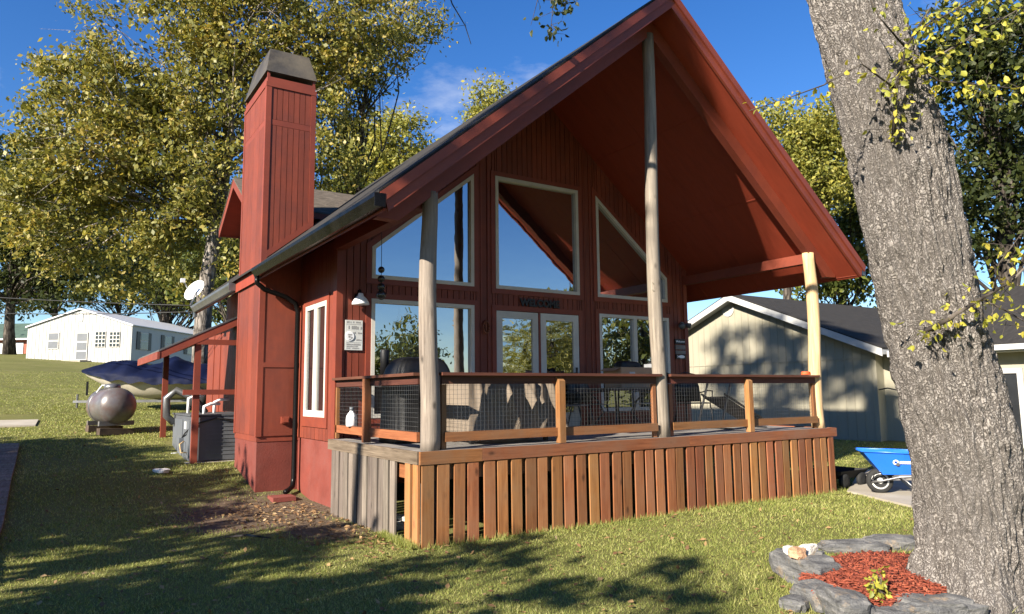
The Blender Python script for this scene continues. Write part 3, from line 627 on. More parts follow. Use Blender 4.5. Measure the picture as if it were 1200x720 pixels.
link('welcome_sign', wm_, label='black metal WELCOME lettering above the french doors', cat='sign')
pl = thing('plaque', 'dark welcome plaque at the right end of the front wall', 'sign', (3.46, -.02, 2.52))
MB().box(3.32, 3.60, -.03, -.002, 2.60, 2.70).build('board', 'black_iron', pl); MB().box(3.33, 3.60, -.028, -.002, 2.49, 2.58).build('lower_board', 'sign_grey', pl)
link('lettering', xform(text_mesh('Welcome', .062, 'white_print', .002), Matrix.Translation((3.455, -.034, 2.65)) @ FRONT), pl)
mk = MB()
for k in range(6): mk.box(3.355+k*.037, 3.38+k*.037, -.030, -.0285, 2.515, 2.555)
mk.build('print', 'grey_metal', pl)
fp = thing('plaque', 'small dark plaque with a white fish under the welcome plaque', 'sign', (3.46, -.02, 2.33))
MB().box(3.33, 3.60, -.028, -.002, 2.40, 2.47).build('upper_board', 'sign_grey', fp); MB().box(3.33, 3.60, -.03, -.002, 2.30, 2.39).build('board', 'black_iron', fp)
fm = MB(); pts = [(3.48+.085*math.cos(a), -.034, 2.345+.032*math.sin(a)) for a in np.linspace(0, 2*math.pi, 17)[:-1]]
fm.prism(pts, (0, .003, 0)); fm.prism([(3.40, -.034, 2.345), (3.36, -.034, 2.375), (3.37, -.034, 2.345), (3.36, -.034, 2.315)], (0, .003, 0)); fm.build('fish', 'white_print', fp)
on_ = MB()
for k in range(14):
    a = 2*math.pi*k/14; c = Vector((-1.12+.06*math.cos(a), -.05, 2.75+.10*math.sin(a))); c2 = Vector((-1.12+.06*math.cos(a+.45), -.05, 2.75+.10*math.sin(a+.45))); on_.tube([c, c2], .016, 6)
on_.tube([(-1.12, -.03, 2.66), (-1.12, -.04, 2.75), (-1.12, -.03, 2.88)], .02, 6)
on_.build('wall_ornament', 'rust', None, True, label='small rusty oval ornament on the wall left of the doors', cat='ornament')
wc = thing('hanging_ornament', 'string of dark glass globes hanging from the porch ceiling at left', 'ornament', (-3.15, -.4, 3.05))
MB().tube([(-3.15, -.4, 3.05), (-3.15, -.4, 4.62)], .005, 6).build('cord', 'cable_black', wc)
for z, r in ((3.50, .05), (3.36, .055), (3.24, .06), (3.12, .075)): MB().lathe((-3.15, -.4, z), [(r*math.sin(a), -r*math.cos(a)) for a in np.linspace(.02, math.pi-.02, 10)], 14).build('globe', 'dark_glass', wc, True)

# ================================================================ THINGS ON THE DECK
def cover(name, mat, label, c, dims, seed, dome=.25, folds=.05, n=64, m_=22, top_noise=.03, topper=None):
    """draped cloth cover: rounded-rectangle loft with vertical folds"""
    V = []; hx, hy, hz_ = dims[0]/2, dims[1]/2, dims[2]
    for j in range(m_+1):
        t = j/m_
        if t < .62: z = hz_*(1-dome)*t/.62; sc = 1.06-.05*t/.62
        else:
            q = (t-.62)/.38; z = hz_*(1-dome)+hz_*dome*math.sin(q*math.pi/2); sc = 1.01*math.cos(q*math.pi/2)**.42 if q < 1 else .0
        for k in range(n):
            a = 2*math.pi*k/n; ca, sa = math.cos(a), math.sin(a); e = .45
            x = math.copysign(abs(ca)**e, ca)*hx*sc; y = math.copysign(abs(sa)**e, sa)*hy*sc
            f_ = folds*(1-t*.75)*(mnoise.noise(Vector((ca*3.2, sa*3.2, seed+t*.8)))*1.2+.5*math.sin(a*9+2.5*mnoise.noise(Vector((ca*2, sa*2, seed+5+t)))))
            V.append((c[0]+x*(1+f_/max(hx, .3)), c[1]+y+sa*f_, c[2]+z+top_noise*t*mnoise.noise(Vector((x*3, y*3, seed)))))
    V.append((c[0], c[1], c[2]+hz_))
    F_ = [(j*n+k, j*n+(k+1) % n, (j+1)*n+(k+1) % n, (j+1)*n+k) for j in range(m_) for k in range(n)] + [tuple(range(n))[::-1]]
    mm_ = MB(); mm_.poly(V, F_); return mm_.build(name, mat, None, True, label=label, cat='cover' if 'cover' in name else name)
grill = thing('covered_grill', 'grill under a black fitted cover in the left corner of the deck', 'grill', (-3.05, -1.5, 1.02))
cv = cover('cover', 'black_cover', None, (-3.05, -1.45, 1.03), (.86, .62, 1.12), 3, .36, .035); del cv['category']; adopt(cv, grill)
MB().lathe((-3.42, -1.2, 1.9), [(.06, 0), (.06, .34), (.05, .36)], 12).build('reflection_cylinder', 'black_cover', grill, True)  # dark cylinder added to stand for a reflection in the left window
sofa = thing('covered_bench', 'patio bench under a wrinkled tan cover behind the railing', 'bench', (-2.1, -2.2, 1.02))
def drape(x0, x1, yf, yb, z0, z1, seed, lean=.12):
    nu, nv = 70, 26; V = []
    for j in range(nv+1):
        t = j/nv
        for i in range(nu+1):
            s = i/nu; x = x0+(x1-x0)*s
            fold = .09*mnoise.noise(Vector((x*3.2-t*1.4, t*1.1, seed)))+.035*abs(mnoise.noise(Vector((x*6+t*3, t*2, seed+4))))
            for q, cx_ in enumerate((.30, .62, .80)): fold += .11*math.exp(-((s-cx_-.16*(1-t)*(1 if q != 2 else -.6))/.035)**2)*(1-abs(2*t-1)**3)
            if t < .72: q = t/.72; z = z0+(z1-z0)*q; y = yf+lean*q-fold*(1.15-q*.6)
            else: q = (t-.72)/.28; z = z1+.03*math.sin(q*math.pi)-.04*q+.02*math.sin(s*9); y = yf+lean+(yb-yf-lean)*q-fold*.3*(1-q)
            cr = sum(amp*max(0, 1-abs(s-c0-sl_*(1-t))/w0) for c0, sl_, w0, amp in ((.10, .05, .05, .05), (.24, .22, .07, .12), (.42, -.12, .06, .09), (.55, .16, .06, .12), (.70, -.10, .05, .08), (.86, .10, .06, .10)))*(1-abs(2*t-.8)**2*.7); y -= max(0, cr)*(1 if t < .72 else .4)
            hem = .05*math.sin(s*7+1)*(1-t)**3
            V.append((x+.10*(t-.3)*(.5-s)*2*(1 if s < .3 else .3), y, z+hem))
    F_ = [(j*(nu+1)+i, j*(nu+1)+i+1, (j+1)*(nu+1)+i+1, (j+1)*(nu+1)+i) for j in range(nv) for i in range(nu)]
    o = len(V); rim = [i*(nu+1) for i in range(nv+1)]; V2 = [(V[i][0]-.01, yb, V[i][2]) for i in rim]; rim2 = [i*(nu+1)+nu for i in range(nv+1)]; V3 = [(V[i][0]+.01, yb, V[i][2]) for i in rim2]
    V += V2+V3; k = nv+1
    F_ += [(rim[i], rim[i+1], o+i+1, o+i) for i in range(nv)] + [(rim2[i+1], rim2[i], o+k+i, o+k+i+1) for i in range(nv)]
    mm_ = MB(); mm_.poly(V, F_); return mm_
drape(-2.86, -1.40, -2.55, -1.75, 1.13, 1.83, 2.0).build('cover', 'tan_cover', sofa, True)
MB().box(-2.75, -1.5, -2.35, -1.8, 1.14, 1.42).box(-2.75, -1.5, -1.95, -1.78, 1.42, 1.76).build('seat_cushion', 'tan_cover', sofa)
for x in (-2.7, -1.55):
    for y in (-2.3, -1.85): MB().box(x-.025, x+.025, y-.025, y+.025, 1.02, 1.15).build('leg', 'black_iron', sofa)
jug = thing('plastic_jug', 'clear white plastic jug standing on the lower rail at left', 'jug', (-3.67, -.65, 1.218))
MB().lathe((-3.67, -.65, 1.218), [(.07, 0), (.075, .02), (.076, .10), (.07, .14), (.05, .175), (.028, .20), (.026, .215)], 16).build('body', 'plastic_white', jug, True)
MB().lathe((-3.67, -.65, 1.433), [(.03, 0), (.03, .05)], 12).build('cap', 'ac_light', jug, True)
MB().tube([(-3.67, -.58, 1.30), (-3.67, -.57, 1.36), (-3.67, -.60, 1.40)], .012, 6).build('handle', 'plastic_white', jug)
# patio table and iron chairs
tb = thing('patio_table', 'black iron patio table behind the middle railing', 'table', (.75, -1.2, 1.02))
MB().box(.20, 1.22, -1.65, -.75, 1.70, 1.72).build('table_top', 'black_iron', tb)
MB().tube([(.20, -1.65, 1.685), (1.22, -1.65, 1.685), (1.22, -.75, 1.685), (.20, -.75, 1.685), (.20, -1.65, 1.685)], .014, 6).build('rim', 'black_iron', tb)
for sx_, sy_ in ((-1, -1), (1, -1), (1, 1), (-1, 1)):
    c = Vector((.71, -1.2, 0)); d = Vector((sx_, sy_, 0)); MB().tube([c+d*.36+Vector((0, 0, 1.69)), c+d*.22+Vector((0, 0, 1.50)), c+d*.16+Vector((0, 0, 1.32)), c+d*.26+Vector((0, 0, 1.14)), c+d*.40+Vector((0, 0, 1.035))], .016, 7).build('leg', 'black_iron', tb, True)
MB().tube([(.71+.16*math.cos(a), -1.2+.16*math.sin(a), 1.32) for a in np.linspace(0, 2*math.pi, 14)], .01, 6).build('brace_ring', 'black_iron', tb)
bx = thing('cardboard_box', 'open brown cardboard box on the patio table', 'box', (.98, -1.2, 1.72))
MB().box(.62, 1.30, -1.42, -1.00, 1.722, 2.05).build('box_body', 'cardboard', bx)
MB().poly([(.62, -1.42, 2.05), (.62, -1.00, 2.05), (.50, -1.02, 2.0), (.50, -1.40, 2.0)], [(0, 1, 2, 3)]).prism([(.62, -1.42, 2.051), (1.30, -1.42, 2.051), (1.30, -1.22, 2.06), (.62, -1.22, 2.06)], (0, 0, .006)).build('flap', 'cardboard', bx)
MB().box(.80, .92, -1.425, -1.4202, 1.80, 1.98).build('label_sticker', 'sign_white', bx)
cover('dark_cloth', 'black_cover', 'dark folded cloth lying on the cardboard box', (.95, -1.2, 2.062), (.42, .26, .10), 8, .6, .03, 40, 10)['category'] = 'cloth'
def iron_chair(label, loc, rz, mat, grp):
    t = thing('patio_chair', label, 'chair', loc, grp); t.rotation_euler[2] = rz
    def P(mb, nm, mt): o = link(nm, mb.mesh(nm, mt, True), None); o.parent = t
    P(MB().box(-.22, .22, -.21, .21, .41, .43), 'seat', mat)
    b_ = MB(); b_.prism([(-.22, .21, .44), (.22, .21, .44), (.20, .33, .93), (-.20, .33, .93)], (0, .008, .002)); P(b_, 'backrest', mat)
    P(MB().tube([(-.23, .22, .42), (-.22, .28, .70), (-.18, .34, .93), (0, .36, .97), (.18, .34, .93), (.22, .28, .70), (.23, .22, .42)], .011, 6), 'back_frame', 'black_iron')
    for s in (-1, 1):
        P(MB().tube([(s*.235, .25, .60), (s*.27, .0, .64), (s*.27, -.2, .63), (s*.25, -.24, .56), (s*.23, -.21, .42)], .011, 6), 'arm', 'black_iron')
        P(MB().tube([(s*.22, -.2, .42), (s*.23, -.25, .2), (s*.24, -.22, .0)], .012, 6), 'leg', 'black_iron'); P(MB().tube([(s*.22, .2, .42), (s*.23, .27, .2), (s*.24, .33, .0)], .012, 6), 'leg', 'black_iron')
    return t
iron_chair('brown mesh patio chair left of the table, side on', (-.15, -1.1, 1.025), R(75), 'mesh_fabric', 'patio chairs on the deck')
iron_chair('black iron patio chair behind the patio table', (.75, -.42, 1.025), R(0), 'black_iron', 'patio chairs on the deck')
iron_chair('iron patio chair with pale seat right of the tall post', (1.75, -.95, 1.025), R(-80), 'cream_frame', 'patio chairs on the deck')
iron_chair('dark iron patio chair right of the pale seated one', (2.35, -1.35, 1.025), R(-25), 'black_iron', 'patio chairs on the deck')
ls = thing('lounge_chair', 'folded lounge chair with bright metal legs by the right railing', 'chair', (2.7, -1.9, 1.02))
MB().beam((2.05, -2.2, 1.04), (2.35, -2.2, 1.82), .025, .025).beam((2.05, -1.7, 1.04), (2.35, -1.7, 1.82), .025, .025).build('leg', 'grey_metal', ls)
MB().beam((2.15, -2.22, 1.60), (3.20, -2.22, 1.12), .025, .03).beam((2.15, -1.72, 1.60), (3.20, -1.72, 1.12), .025, .03).build('side_rail', 'black_iron', ls)
MB().prism([(2.18, -2.2, 1.56), (3.15, -2.2, 1.12), (3.15, -2.2, 1.105), (2.18, -2.2, 1.545)], (0, .48, 0)).build('sling', 'black_cover', ls)
for x in (2.3, 3.15): MB().beam((x, -2.24, 1.03), (x, -1.7, 1.03), .025, .02).build('foot_bar', 'black_iron', ls)
rc = MB()
for k in range(4): rc.tube([(3.34+(.085-.006*k)*math.cos(a), -2.93+.06*math.sin(a), 1.912+.012*k) for a in np.linspace(0, 2*math.pi, 16)], .010, 6)
rc.build('rope_coil', 'orange', None, True, label='coil of orange cord on the right rail beside the yellow post', cat='rope')

# ================================================================ LEAN-TO, AIR CONDITIONER
lt = thing('lean_to', 'red lean-to shelter beside the chimney with open timber frame', 'shelter', (-4.9, 5.5, .42))
LZ = lambda x: 3.42 + .505*(x+3.68)
MB().prism([(-3.66, 4.15, LZ(-3.66)), (-5.56, 4.15, LZ(-5.56)), (-5.56, 4.15, LZ(-5.56)+.03), (-3.66, 4.15, LZ(-3.66)+.03)], (0, 3.3, 0)).build('roof_sheet', 'grey_metal', lt)
for y in (4.16, 7.38): MB().prism([(-3.66, y, LZ(-3.66)-.15), (-5.55, y, LZ(-5.55)-.15), (-5.55, y, LZ(-5.55)-.004), (-3.66, y, LZ(-3.66)-.004)], (0, .04, 0)).build('rafter', 'red_trim', lt)
for y in (5.2, 6.3): MB().prism([(-3.68, y, LZ(-3.68)-.13), (-5.5, y, LZ(-5.5)-.13), (-5.5, y, LZ(-5.5)-.004), (-3.68, y, LZ(-3.68)-.004)], (0, .04, 0)).build('rafter', 'red_paint', lt)
MB().box(-5.58, -5.54, 4.15, 7.45, LZ(-5.56)-.14, LZ(-5.56)-.002).build('eave_board', 'red_trim', lt)
for x, y in ((-4.88, 4.21), (-5.02, 7.30)): MB().box(x-.055, x+.055, y, y+.10, float(g(x, y))-.1, LZ(x)-.15 if y < 5 else LZ(x)-.16).build('post', 'red_trim', lt)
MB().box(-4.93, -3.69, 4.165, 4.205, 2.62, 2.72).build('rail', 'red_trim', lt); MB().box(-5.12, -3.69, 4.165, 4.205, 1.68, 1.775).build('rail', 'red_trim', lt)
MB().box(-4.95, -4.88, 4.32, 7.3, 2.62, 2.72).build('side_beam', 'red_trim', lt)
ac = thing('air_conditioner', 'grey packaged air conditioner on a pad under the lean-to', 'air conditioner', (-4.4, 5.2, .4))
MB().box(-5.0, -3.72, 4.27, 6.75, .36, .43).build('pad', 'concrete', ac)
MB().box(-4.93, -3.80, 4.36, 6.55, .44, 1.28).build('cabinet', 'ac_grey', ac, bevel=.015)
MB().box(-4.945, -4.93, 4.42, 5.15, .5, 1.2).box(-4.945, -4.93, 5.25, 6.45, .5, 1.2).build('side_panel', 'ac_light', ac)
MB().box(-4.95, -3.79, 4.345, 6.57, 1.28, 1.31).build('lid', 'ac_grey', ac)
for k in range(9): MB().box(-4.65, -3.9, 4.352, 4.36, .55+k*.075, .57+k*.075).build('louver', 'ac_grey', ac)
MB().box(-4.955, -4.945, 4.75, 4.95, 1.03, 1.17).build('data_label', 'sign_white', ac); MB().box(-4.05, -3.93, 4.348, 4.3595, 1.12, 1.22).build('data_label', 'sign_white', ac)
MB().box(-5.03, -4.946, 5.0, 5.2, .62, .85).build('disconnect_box', 'ac_light', ac)
MB().tube([(-4.95, 5.6, .52), (-5.08, 5.6, .52), (-5.08, 5.6, .40)], .02, 8).build('drain_pipe', 'plastic_white', ac, True); MB().tube([(-4.95, 4.6, .60), (-5.05, 4.6, .60), (-5.06, 4.7, .75), (-4.97, 4.8, .8)], .014, 6).build('gas_pipe', 'log_yellow', ac, True)
MB().tube([(-4.95, 6.3, 1.1), (-5.10, 6.3, 1.25), (-5.12, 6.25, 1.62), (-4.95, 6.2, 1.78), (-4.6, 6.1, 1.6), (-4.4, 6.0, 1.3)], .075, 10).build('duct', 'grey_metal', ac, True)
MB().tube([(-4.95, 5.2, .85), (-4.98, 4.7, .95), (-4.9, 4.34, 1.12), (-4.5, 4.33, 1.24), (-4.1, 4.33, 1.18)], .014, 6).build('cable', 'cable_black', ac, True)
for k, (x, y) in enumerate(((-4.6, 5.0), (-4.3, 5.6), (-4.75, 5.9))): MB().tube([(x, y, 1.3), (x, y, 1.45+.08*k), (x+.12, y, 1.5+.08*k), (x+.3, y+.05, 1.5+.08*k)], .03, 8).build('white_pipe', 'plastic_white', ac, True)

# ================================================================ PROPANE TANK, BOAT
tk = thing('propane_tank', 'weathered silver propane tank with rusty end on blocks', 'tank', (-5.95, 8.2, float(g(-5.95, 8.2))))
tc_ = Vector((-5.98, 8.3, 1.46)); tax = Vector((.26, -.96, 0)).normalized(); r_ = .40; hl = .34
prof = [(r_*math.sin(a), -hl-r_*.75*math.cos(a)) for a in np.linspace(.03, math.pi/2, 9)] + [(r_*math.cos(a), hl+r_*.75*math.sin(a)) for a in np.linspace(0, math.pi/2-.03, 9)]
MB().lathe(tc_, prof, 36, tax).build('shell', 'tank_grey', tk, True)
MB().lathe(tc_-tax*.2, [(r_+.004, -.03), (r_+.012, -.02), (r_+.012, .02), (r_+.004, .03)], 36, tax).build('strap', 'grey_metal', tk, True)
MB().lathe(tc_+Vector((0, 0, r_-.04)), [(.17, 0), (.17, .07), (.15, .12), (.05, .14)], 18).build('dome_lid', 'grey_metal', tk, True)
MB().tube([tc_+Vector((-.3, .1, r_-.1)), tc_+Vector((-.2, .05, r_+.06)), tc_+Vector((0, 0, r_+.06))], .015, 6).build('regulator_pipe', 'plastic_white', tk)
for t in (-.35, .35):
    c = tc_+tax*t; sd_ = Vector((-tax.y, tax.x, 0)); zg = float(g(c.x, c.y)); p, q = c-sd_*.36, c+sd_*.36
    MB().beam((p.x, p.y, zg+.08), (q.x, q.y, zg+.05), .2, .14).build('block', 'soil', tk); MB().beam((p.x, p.y, 1.08), (q.x, q.y, 1.08), .08, .10).build('foot', 'tank_grey', tk)
# boat: bow at left, on its trailer
B0 = atd(99, 437, 21.5); bd = Vector((.93, -.37, 0)).normalized(); bs_ = Vector((-bd.y, bd.x, 0)); bz = float(g(B0[0], B0[1]))
BL, BW = 5.0, .98
bo = thing('boat', 'motorboat under a dark blue tarpaulin on a trailer beyond the tank', 'boat', (B0[0], B0[1], bz+.35))
def bpnt(t, s, z): return Vector((B0[0], B0[1], 0))+bd*t*BL+bs_*s+Vector((0, 0, z))
def bw(t): return BW*math.sin(min(1, max(t, 0)/.5)*math.pi/2)**.8+.02
zk = lambda t: bz+.24+.72*max(0, 1-t/.42)**1.8
zs = lambda t: 2.20+.22*max(0, 1-t/.5)**1.5-.06*t
V = []; nl, ns = 30, 14
for i in range(nl+1):
    t = i/nl
    for k in range(ns+1):
        s = k/ns*2-1; q = abs(s); z = zk(t)+(zs(t)-zk(t))*q**2.2; V.append(bpnt(t+.02*(1-q), math.copysign(bw(t)*(q**.55), s), z))
hm = MB(); hm.poly(V, [(i*(ns+1)+k, i*(ns+1)+k+1, (i+1)*(ns+1)+k+1, (i+1)*(ns+1)+k) for i in range(nl) for k in range(ns)] + [tuple(nl*(ns+1)+k for k in range(ns+1))])
hm.build('hull', 'hull', bo, True)
V = []; nl, ns = 90, 30
def ridge(t): return zs(t)+.06+.46*math.sin(min(1, t/.30)*math.pi/2)+(-.10*math.exp(-((t-.38)/.06)**2)+.20*math.exp(-((t-.52)/.05)**2)-.15*max(0, t-.55))
for i in range(nl+1):
    t = i/nl
    for k in range(ns+1):
        s = k/ns*2-1; q = abs(s); e = bw(t)+.05
        if q > .62: qq = (q-.62)/.38; z = zs(t)+.03-(.05+.15*min(1, t/.2))*qq*(.9+.4*mnoise.noise(Vector((t*14, s, 1)))); y = e*(1+.05*qq)
        else: qq = q/.62; z = zs(t)+.03+(ridge(t)-zs(t)-.03)*(1-qq**1.5); y = e*qq**.8
        y += .035*mnoise.noise(Vector((t*26, q*2.0, 3+(s > 0))))*q; z += .05*mnoise.noise(Vector((t*16+q*3, q*3, 7)))*(1-q*.4)+.07*(abs(math.sin(t*24+q*2.5))-.6)*math.sin(min(q, .62)/.62*math.pi)*(t > .2)
        V.append(bpnt(t*1.0-.012, math.copysign(y, s), z))
cm = MB(); cm.poly(V, [(i*(ns+1)+k, i*(ns+1)+k+1, (i+1)*(ns+1)+k+1, (i+1)*(ns+1)+k) for i in range(nl) for k in range(ns)]); cm.build('tarpaulin', 'boat_cover', bo, True)
tr = thing('boat_trailer', 'low boat trailer with winch post under the covered boat', 'trailer', (B0[0], B0[1], bz))
for s in (-.55, .55): MB().beam(bpnt(.25, s*.7, bz+.20), bpnt(.95, s, bz+.20), .06, .08).build('frame_rail', 'grey_metal', tr); MB().beam(bpnt(-.05, 0, bz+.20), bpnt(.25, s*.7, bz+.20), .06, .07).build('tongue', 'grey_metal', tr)
MB().beam(bpnt(.02, 0, bz+.38), bpnt(.02, 0, bz+.80), .06, .06).build('winch_post', 'black_iron', tr)
MB().tube([bpnt(-.03, 0, bz+.02), bpnt(-.03, 0, bz+.42)], .03, 8).build('jack', 'grey_metal', tr); MB().lathe(bpnt(.1, .12, bz+.30), [(.10, -.04), (.13, -.03), (.13, .03), (.10, .04)], 14, bs_).build('spare_wheel', 'rubber', tr, True)
for s in (-.92, .92): MB().lathe(bpnt(.68, s, bz+.28), [(.14, -.08), (.27, -.07), (.29, 0), (.27, .07), (.14, .08)], 22, bs_).build('wheel', 'rubber', tr, True)

# ================================================================ HOUSES BEHIND
ud = Vector((_r[0], _r[1], 0)).normalized(); vd = Vector((_f[0], _f[1], 0)).normalized()
# white house: gable end square to the view, long side to the right
wh0 = Vector(atd(30, 425, 52)); wh1 = Vector(atd(158, 424, 52)); zb = wh0.z-.1; du = Vector((wh1.x-wh0.x, wh1.y-wh0.y, 0)); W = du.length; du.normalize()
du = (du*math.cos(R(-4))+Vector((-du.y, du.x, 0))*math.sin(R(-4))); dv = Vector((-du.y, du.x, 0)); LEN = 13.0
wh = thing('white_house', 'long white board house with low gable at the top of the lawn', 'house', (wh0.x, wh0.y, zb))
def wp(a, b_, z): return Vector((wh0.x, wh0.y, zb))+du*a+dv*b_+Vector((0, 0, z))
EZ, AZ_ = 2.68, 3.92
MB().prism([wp(0, 0, -1.5), wp(W, 0, -1.5), wp(W, 0, EZ), wp(W*.5, 0, AZ_-.05), wp(0, 0, EZ)], dv*LEN).build('wall', 'white_siding', wh)
for s in (0, 1):
    e0 = wp(-.12 if s == 0 else W+.12, -.12, EZ-.02); a0 = wp(W*.5, -.12, AZ_+.02)
    MB().prism([e0, a0, a0+Vector((0, 0, .06)), e0+Vector((0, 0, .06))], dv*(LEN+.6)).build('roof', 'white_roof', wh)
    MB().prism([e0-Vector((0, 0, .05)), a0-Vector((0, 0, .05)), a0, e0], -dv*.02).build('barge_board', 'white_roof', wh)
nbt = 30
for k in range(nbt):
    a = .1+k*(W-.2)/(nbt-1); zt = EZ+(AZ_-EZ)*(1-abs(a-W/2)/(W/2))-.08; MB().prism([wp(a-.02, 0, 0), wp(a+.02, 0, 0), wp(a+.02, 0, zt), wp(a-.02, 0, zt)], -dv*.022).build('batten', 'white_siding', wh)
def wwin(a, z0, w_, h_, nm='window', fr='cream_frame', gm='dark_glass', grid=(1, 2), side=False):
    if side: q = lambda s, z, d=0: wp(W+d, s, z); nrm = du
    else: q = lambda s, z, d=0: wp(s, -d, z); nrm = -dv
    o_ = MB().prism([q(a, z0, .0), q(a+w_, z0, .0), q(a+w_, z0+h_, .0), q(a, z0+h_, .0)], nrm*.06).build(nm, fr, wh)
    gx_, gz_ = grid
    for i in range(gx_):
        for j in range(gz_):
            pw, ph = w_/gx_, h_/gz_; m_ = .06 if gx_ == 1 else .035
            MB().prism([q(a+i*pw+m_, z0+j*ph+m_, .06), q(a+(i+1)*pw-m_, z0+j*ph+m_, .06), q(a+(i+1)*pw-m_, z0+(j+1)*ph-m_, .06), q(a+i*pw+m_, z0+(j+1)*ph-m_, .06)], nrm*.012).build('pane', gm, o_)
    return o_
k_ = W/128
wwin(26*k_, 1.05, 13.5*k_, 1.20, gm='ac_light'); wwin(84*k_, 1.13, 12.5*k_, 1.13, grid=(3, 4)); wwin(101.5*k_, 1.13, 12.5*k_, 1.10, grid=(3, 4))
wwin(61*k_, .22, 14*k_, 1.98, 'door', 'cream_frame', 'ac_light', (1, 3)); wwin(62.5*k_, 3.05, 4.5*k_, .5, 'vent', 'white_paint', 'white_paint', (1, 1))
for a in (1.0, 4.2, 7.6):
    wwin(a, 1.0, 1.0, 1.25, side=True)
    for b_ in (a-.42, a+1.04): MB().prism([wp(W, b_, .98), wp(W, b_+.38, .98), wp(W, b_+.38, 2.28), wp(W, b_, 2.28)], du*.05).build('shutter', 'black_iron', wh)
MB().prism([wp(58*k_, -1.2, 0), wp(80*k_, -1.2, 0), wp(80*k_, 0, 0), wp(58*k_, 0, 0)], (0, 0, .16)).build('step', 'concrete', wh)
# green-roofed outbuilding
gb = atd(6, 421, 66); ga = thing('green_roofed_garage', 'small brick garage with green roof left of the white house', 'garage', (gb[0], gb[1], gb[2]))
o0 = Vector(gb)-du*4.2; q_ = lambda a, b_, z: o0+du*a+dv*b_+Vector((0, 0, z))
MB().prism([q_(0, 0, -1.5), q_(6.4, 0, -1.5), q_(6.4, 0, 1.9), q_(0, 0, 1.9)], dv*6).build('wall', 'brick_wall', ga)
MB().prism([q_(-.5, -.5, 1.85), q_(-.5, 3, 3.6), q_(-.5, 6.5, 1.85)], du*7.4).build('roof', 'green_roof', ga)
MB().prism([q_(3.6, 0, -.2), q_(5.9, 0, -.2), q_(5.9, 0, 1.5), q_(3.6, 0, 1.5)], -dv*.06).build('garage_door', 'white_paint', ga)
MB().prism([q_(-.5, -.55, 1.72), q_(6.9, -.55, 1.72), q_(6.9, -.55, 1.86), q_(-.5, -.55, 1.86)], dv*.05).build('fascia', 'white_paint', ga)

# beige neighbour at the right
NX, NA, NZ, NS = 11.8, 5.41, 4.63, .407; nb_ = thing('neighbour_house', 'beige sided house with black shingle roof right of the cabin', 'house', (14, 3, .2))
ne0, ne1 = .77, NA+(NA-.77)
MB().prism([(NX, ne0, -.6), (NX, ne1, -.6), (NX, ne1, NZ-(ne1-NA)*NS), (NX, NA, NZ), (NX, ne0, NZ-(NA-ne0)*NS)], (10, 0, 0)).build('gable_wall', 'beige_siding', nb_)
for k in range(34):
    y = ne0+.13+k*.27
    if y < ne1: MB().box(NX-.012, NX, y-.012, y+.012, .2, NZ-abs(y-NA)*NS-.05).build('siding_groove_batten', 'beige_siding', nb_)
MB().box(NX-.02, NX, ne0, ne1, 2.50, 2.53).build('belt_trim', 'beige_siding', nb_); MB().box(NX-.03, NX, ne0, ne1, -.1, .30).build('skirting', 'beige_siding', nb_)
for sy_ in (-1, 1):
    ye = NA+sy_*(NA-ne0+.42); ze = NZ+.14-abs(ye-NA)*NS
    MB().prism([(NX-.38, NA, NZ+.14), (NX-.38, ye, ze), (NX-.38, ye, ze+.06), (NX-.38, NA, NZ+.20)], (11, 0, 0)).build('roof', 'shingle', nb_)
    MB().prism([(NX-.40, NA, NZ-.04), (NX-.40, ye, ze-.18), (NX-.40, ye, ze+.02), (NX-.40, NA, NZ+.16)], (.03, 0, 0)).build('barge_board', 'trim_grey', nb_)
    MB().prism([(NX-.37, NA, NZ+.0), (NX-.37, ye, ze-.13), (NX-.37, ye, ze-.005), (NX-.37, NA, NZ+.13)], (.36, 0, 0)).build('soffit', 'trim_grey', nb_)
MB().lathe((NX, 5.74, 4.36), [(.25, 0), (.25, .03), (.21, .035), (.20, .02)], 24, (-1, 0, 0)).build('round_vent', 'trim_grey', nb_)
for k in range(6): MB().box(NX-.032, NX-.022, 5.74-math.sqrt(max(0, .2**2-(k*.06-.15)**2)), 5.74+math.sqrt(max(0, .2**2-(k*.06-.15)**2)), 4.36+k*.06-.17, 4.36+k*.06-.135).build('vent_slat', 'cream_frame', nb_)
MB().box(NX+.35, NX+.45, -9, ne0-.002, -.8, 2.62).build('wing_wall', 'beige_siding', nb_)
MB().prism([(NX-.15, -9.5, 2.62), (NX+5, -9.5, 4.6), (NX+5, -9.5, 4.66), (NX-.15, -9.5, 2.68)], (0, 9.5+.17, 0)).build('wing_roof', 'shingle', nb_)
MB().box(NX-.27, NX-.16, -9.5, ne0-.60, 2.54, 2.67).build('gutter', 'trim_grey', nb_); MB().box(NX-.27, NX+.35, ne0-.58, ne0-.48, 2.50, 2.66).build('gutter_return', 'trim_grey', nb_); MB().box(NX-.15, NX+.349, -9.4, ne0-.60, 2.50, 2.53).build('soffit', 'trim_grey', nb_)
d0 = on(0, NX+.3, 1162, 430); d1 = on(0, NX+.3, 1191, 430)
ya, yb = float(d1[1]), float(d0[1])
MB().box(NX+.28, NX+.349, ya-.12, ya, -.3, 2.12).box(NX+.28, NX+.349, yb, yb+.12, -.3, 2.12).box(NX+.28, NX+.349, ya, yb, 2.0, 2.12).build('door_frame', 'trim_grey', nb_)
MB().box(NX+.32, NX+.349, ya, yb, -.3, 2.0).build('door', 'dark_glass', nb_)
MB().tube([on(0, NX-.03, 1030, 457), on(0, NX-.05, 1040, 455), on(0, NX-.05, 1050, 457), on(0, NX-.05, 1062, 455)], .018, 6).build('cable', 'cable_black', nb_)

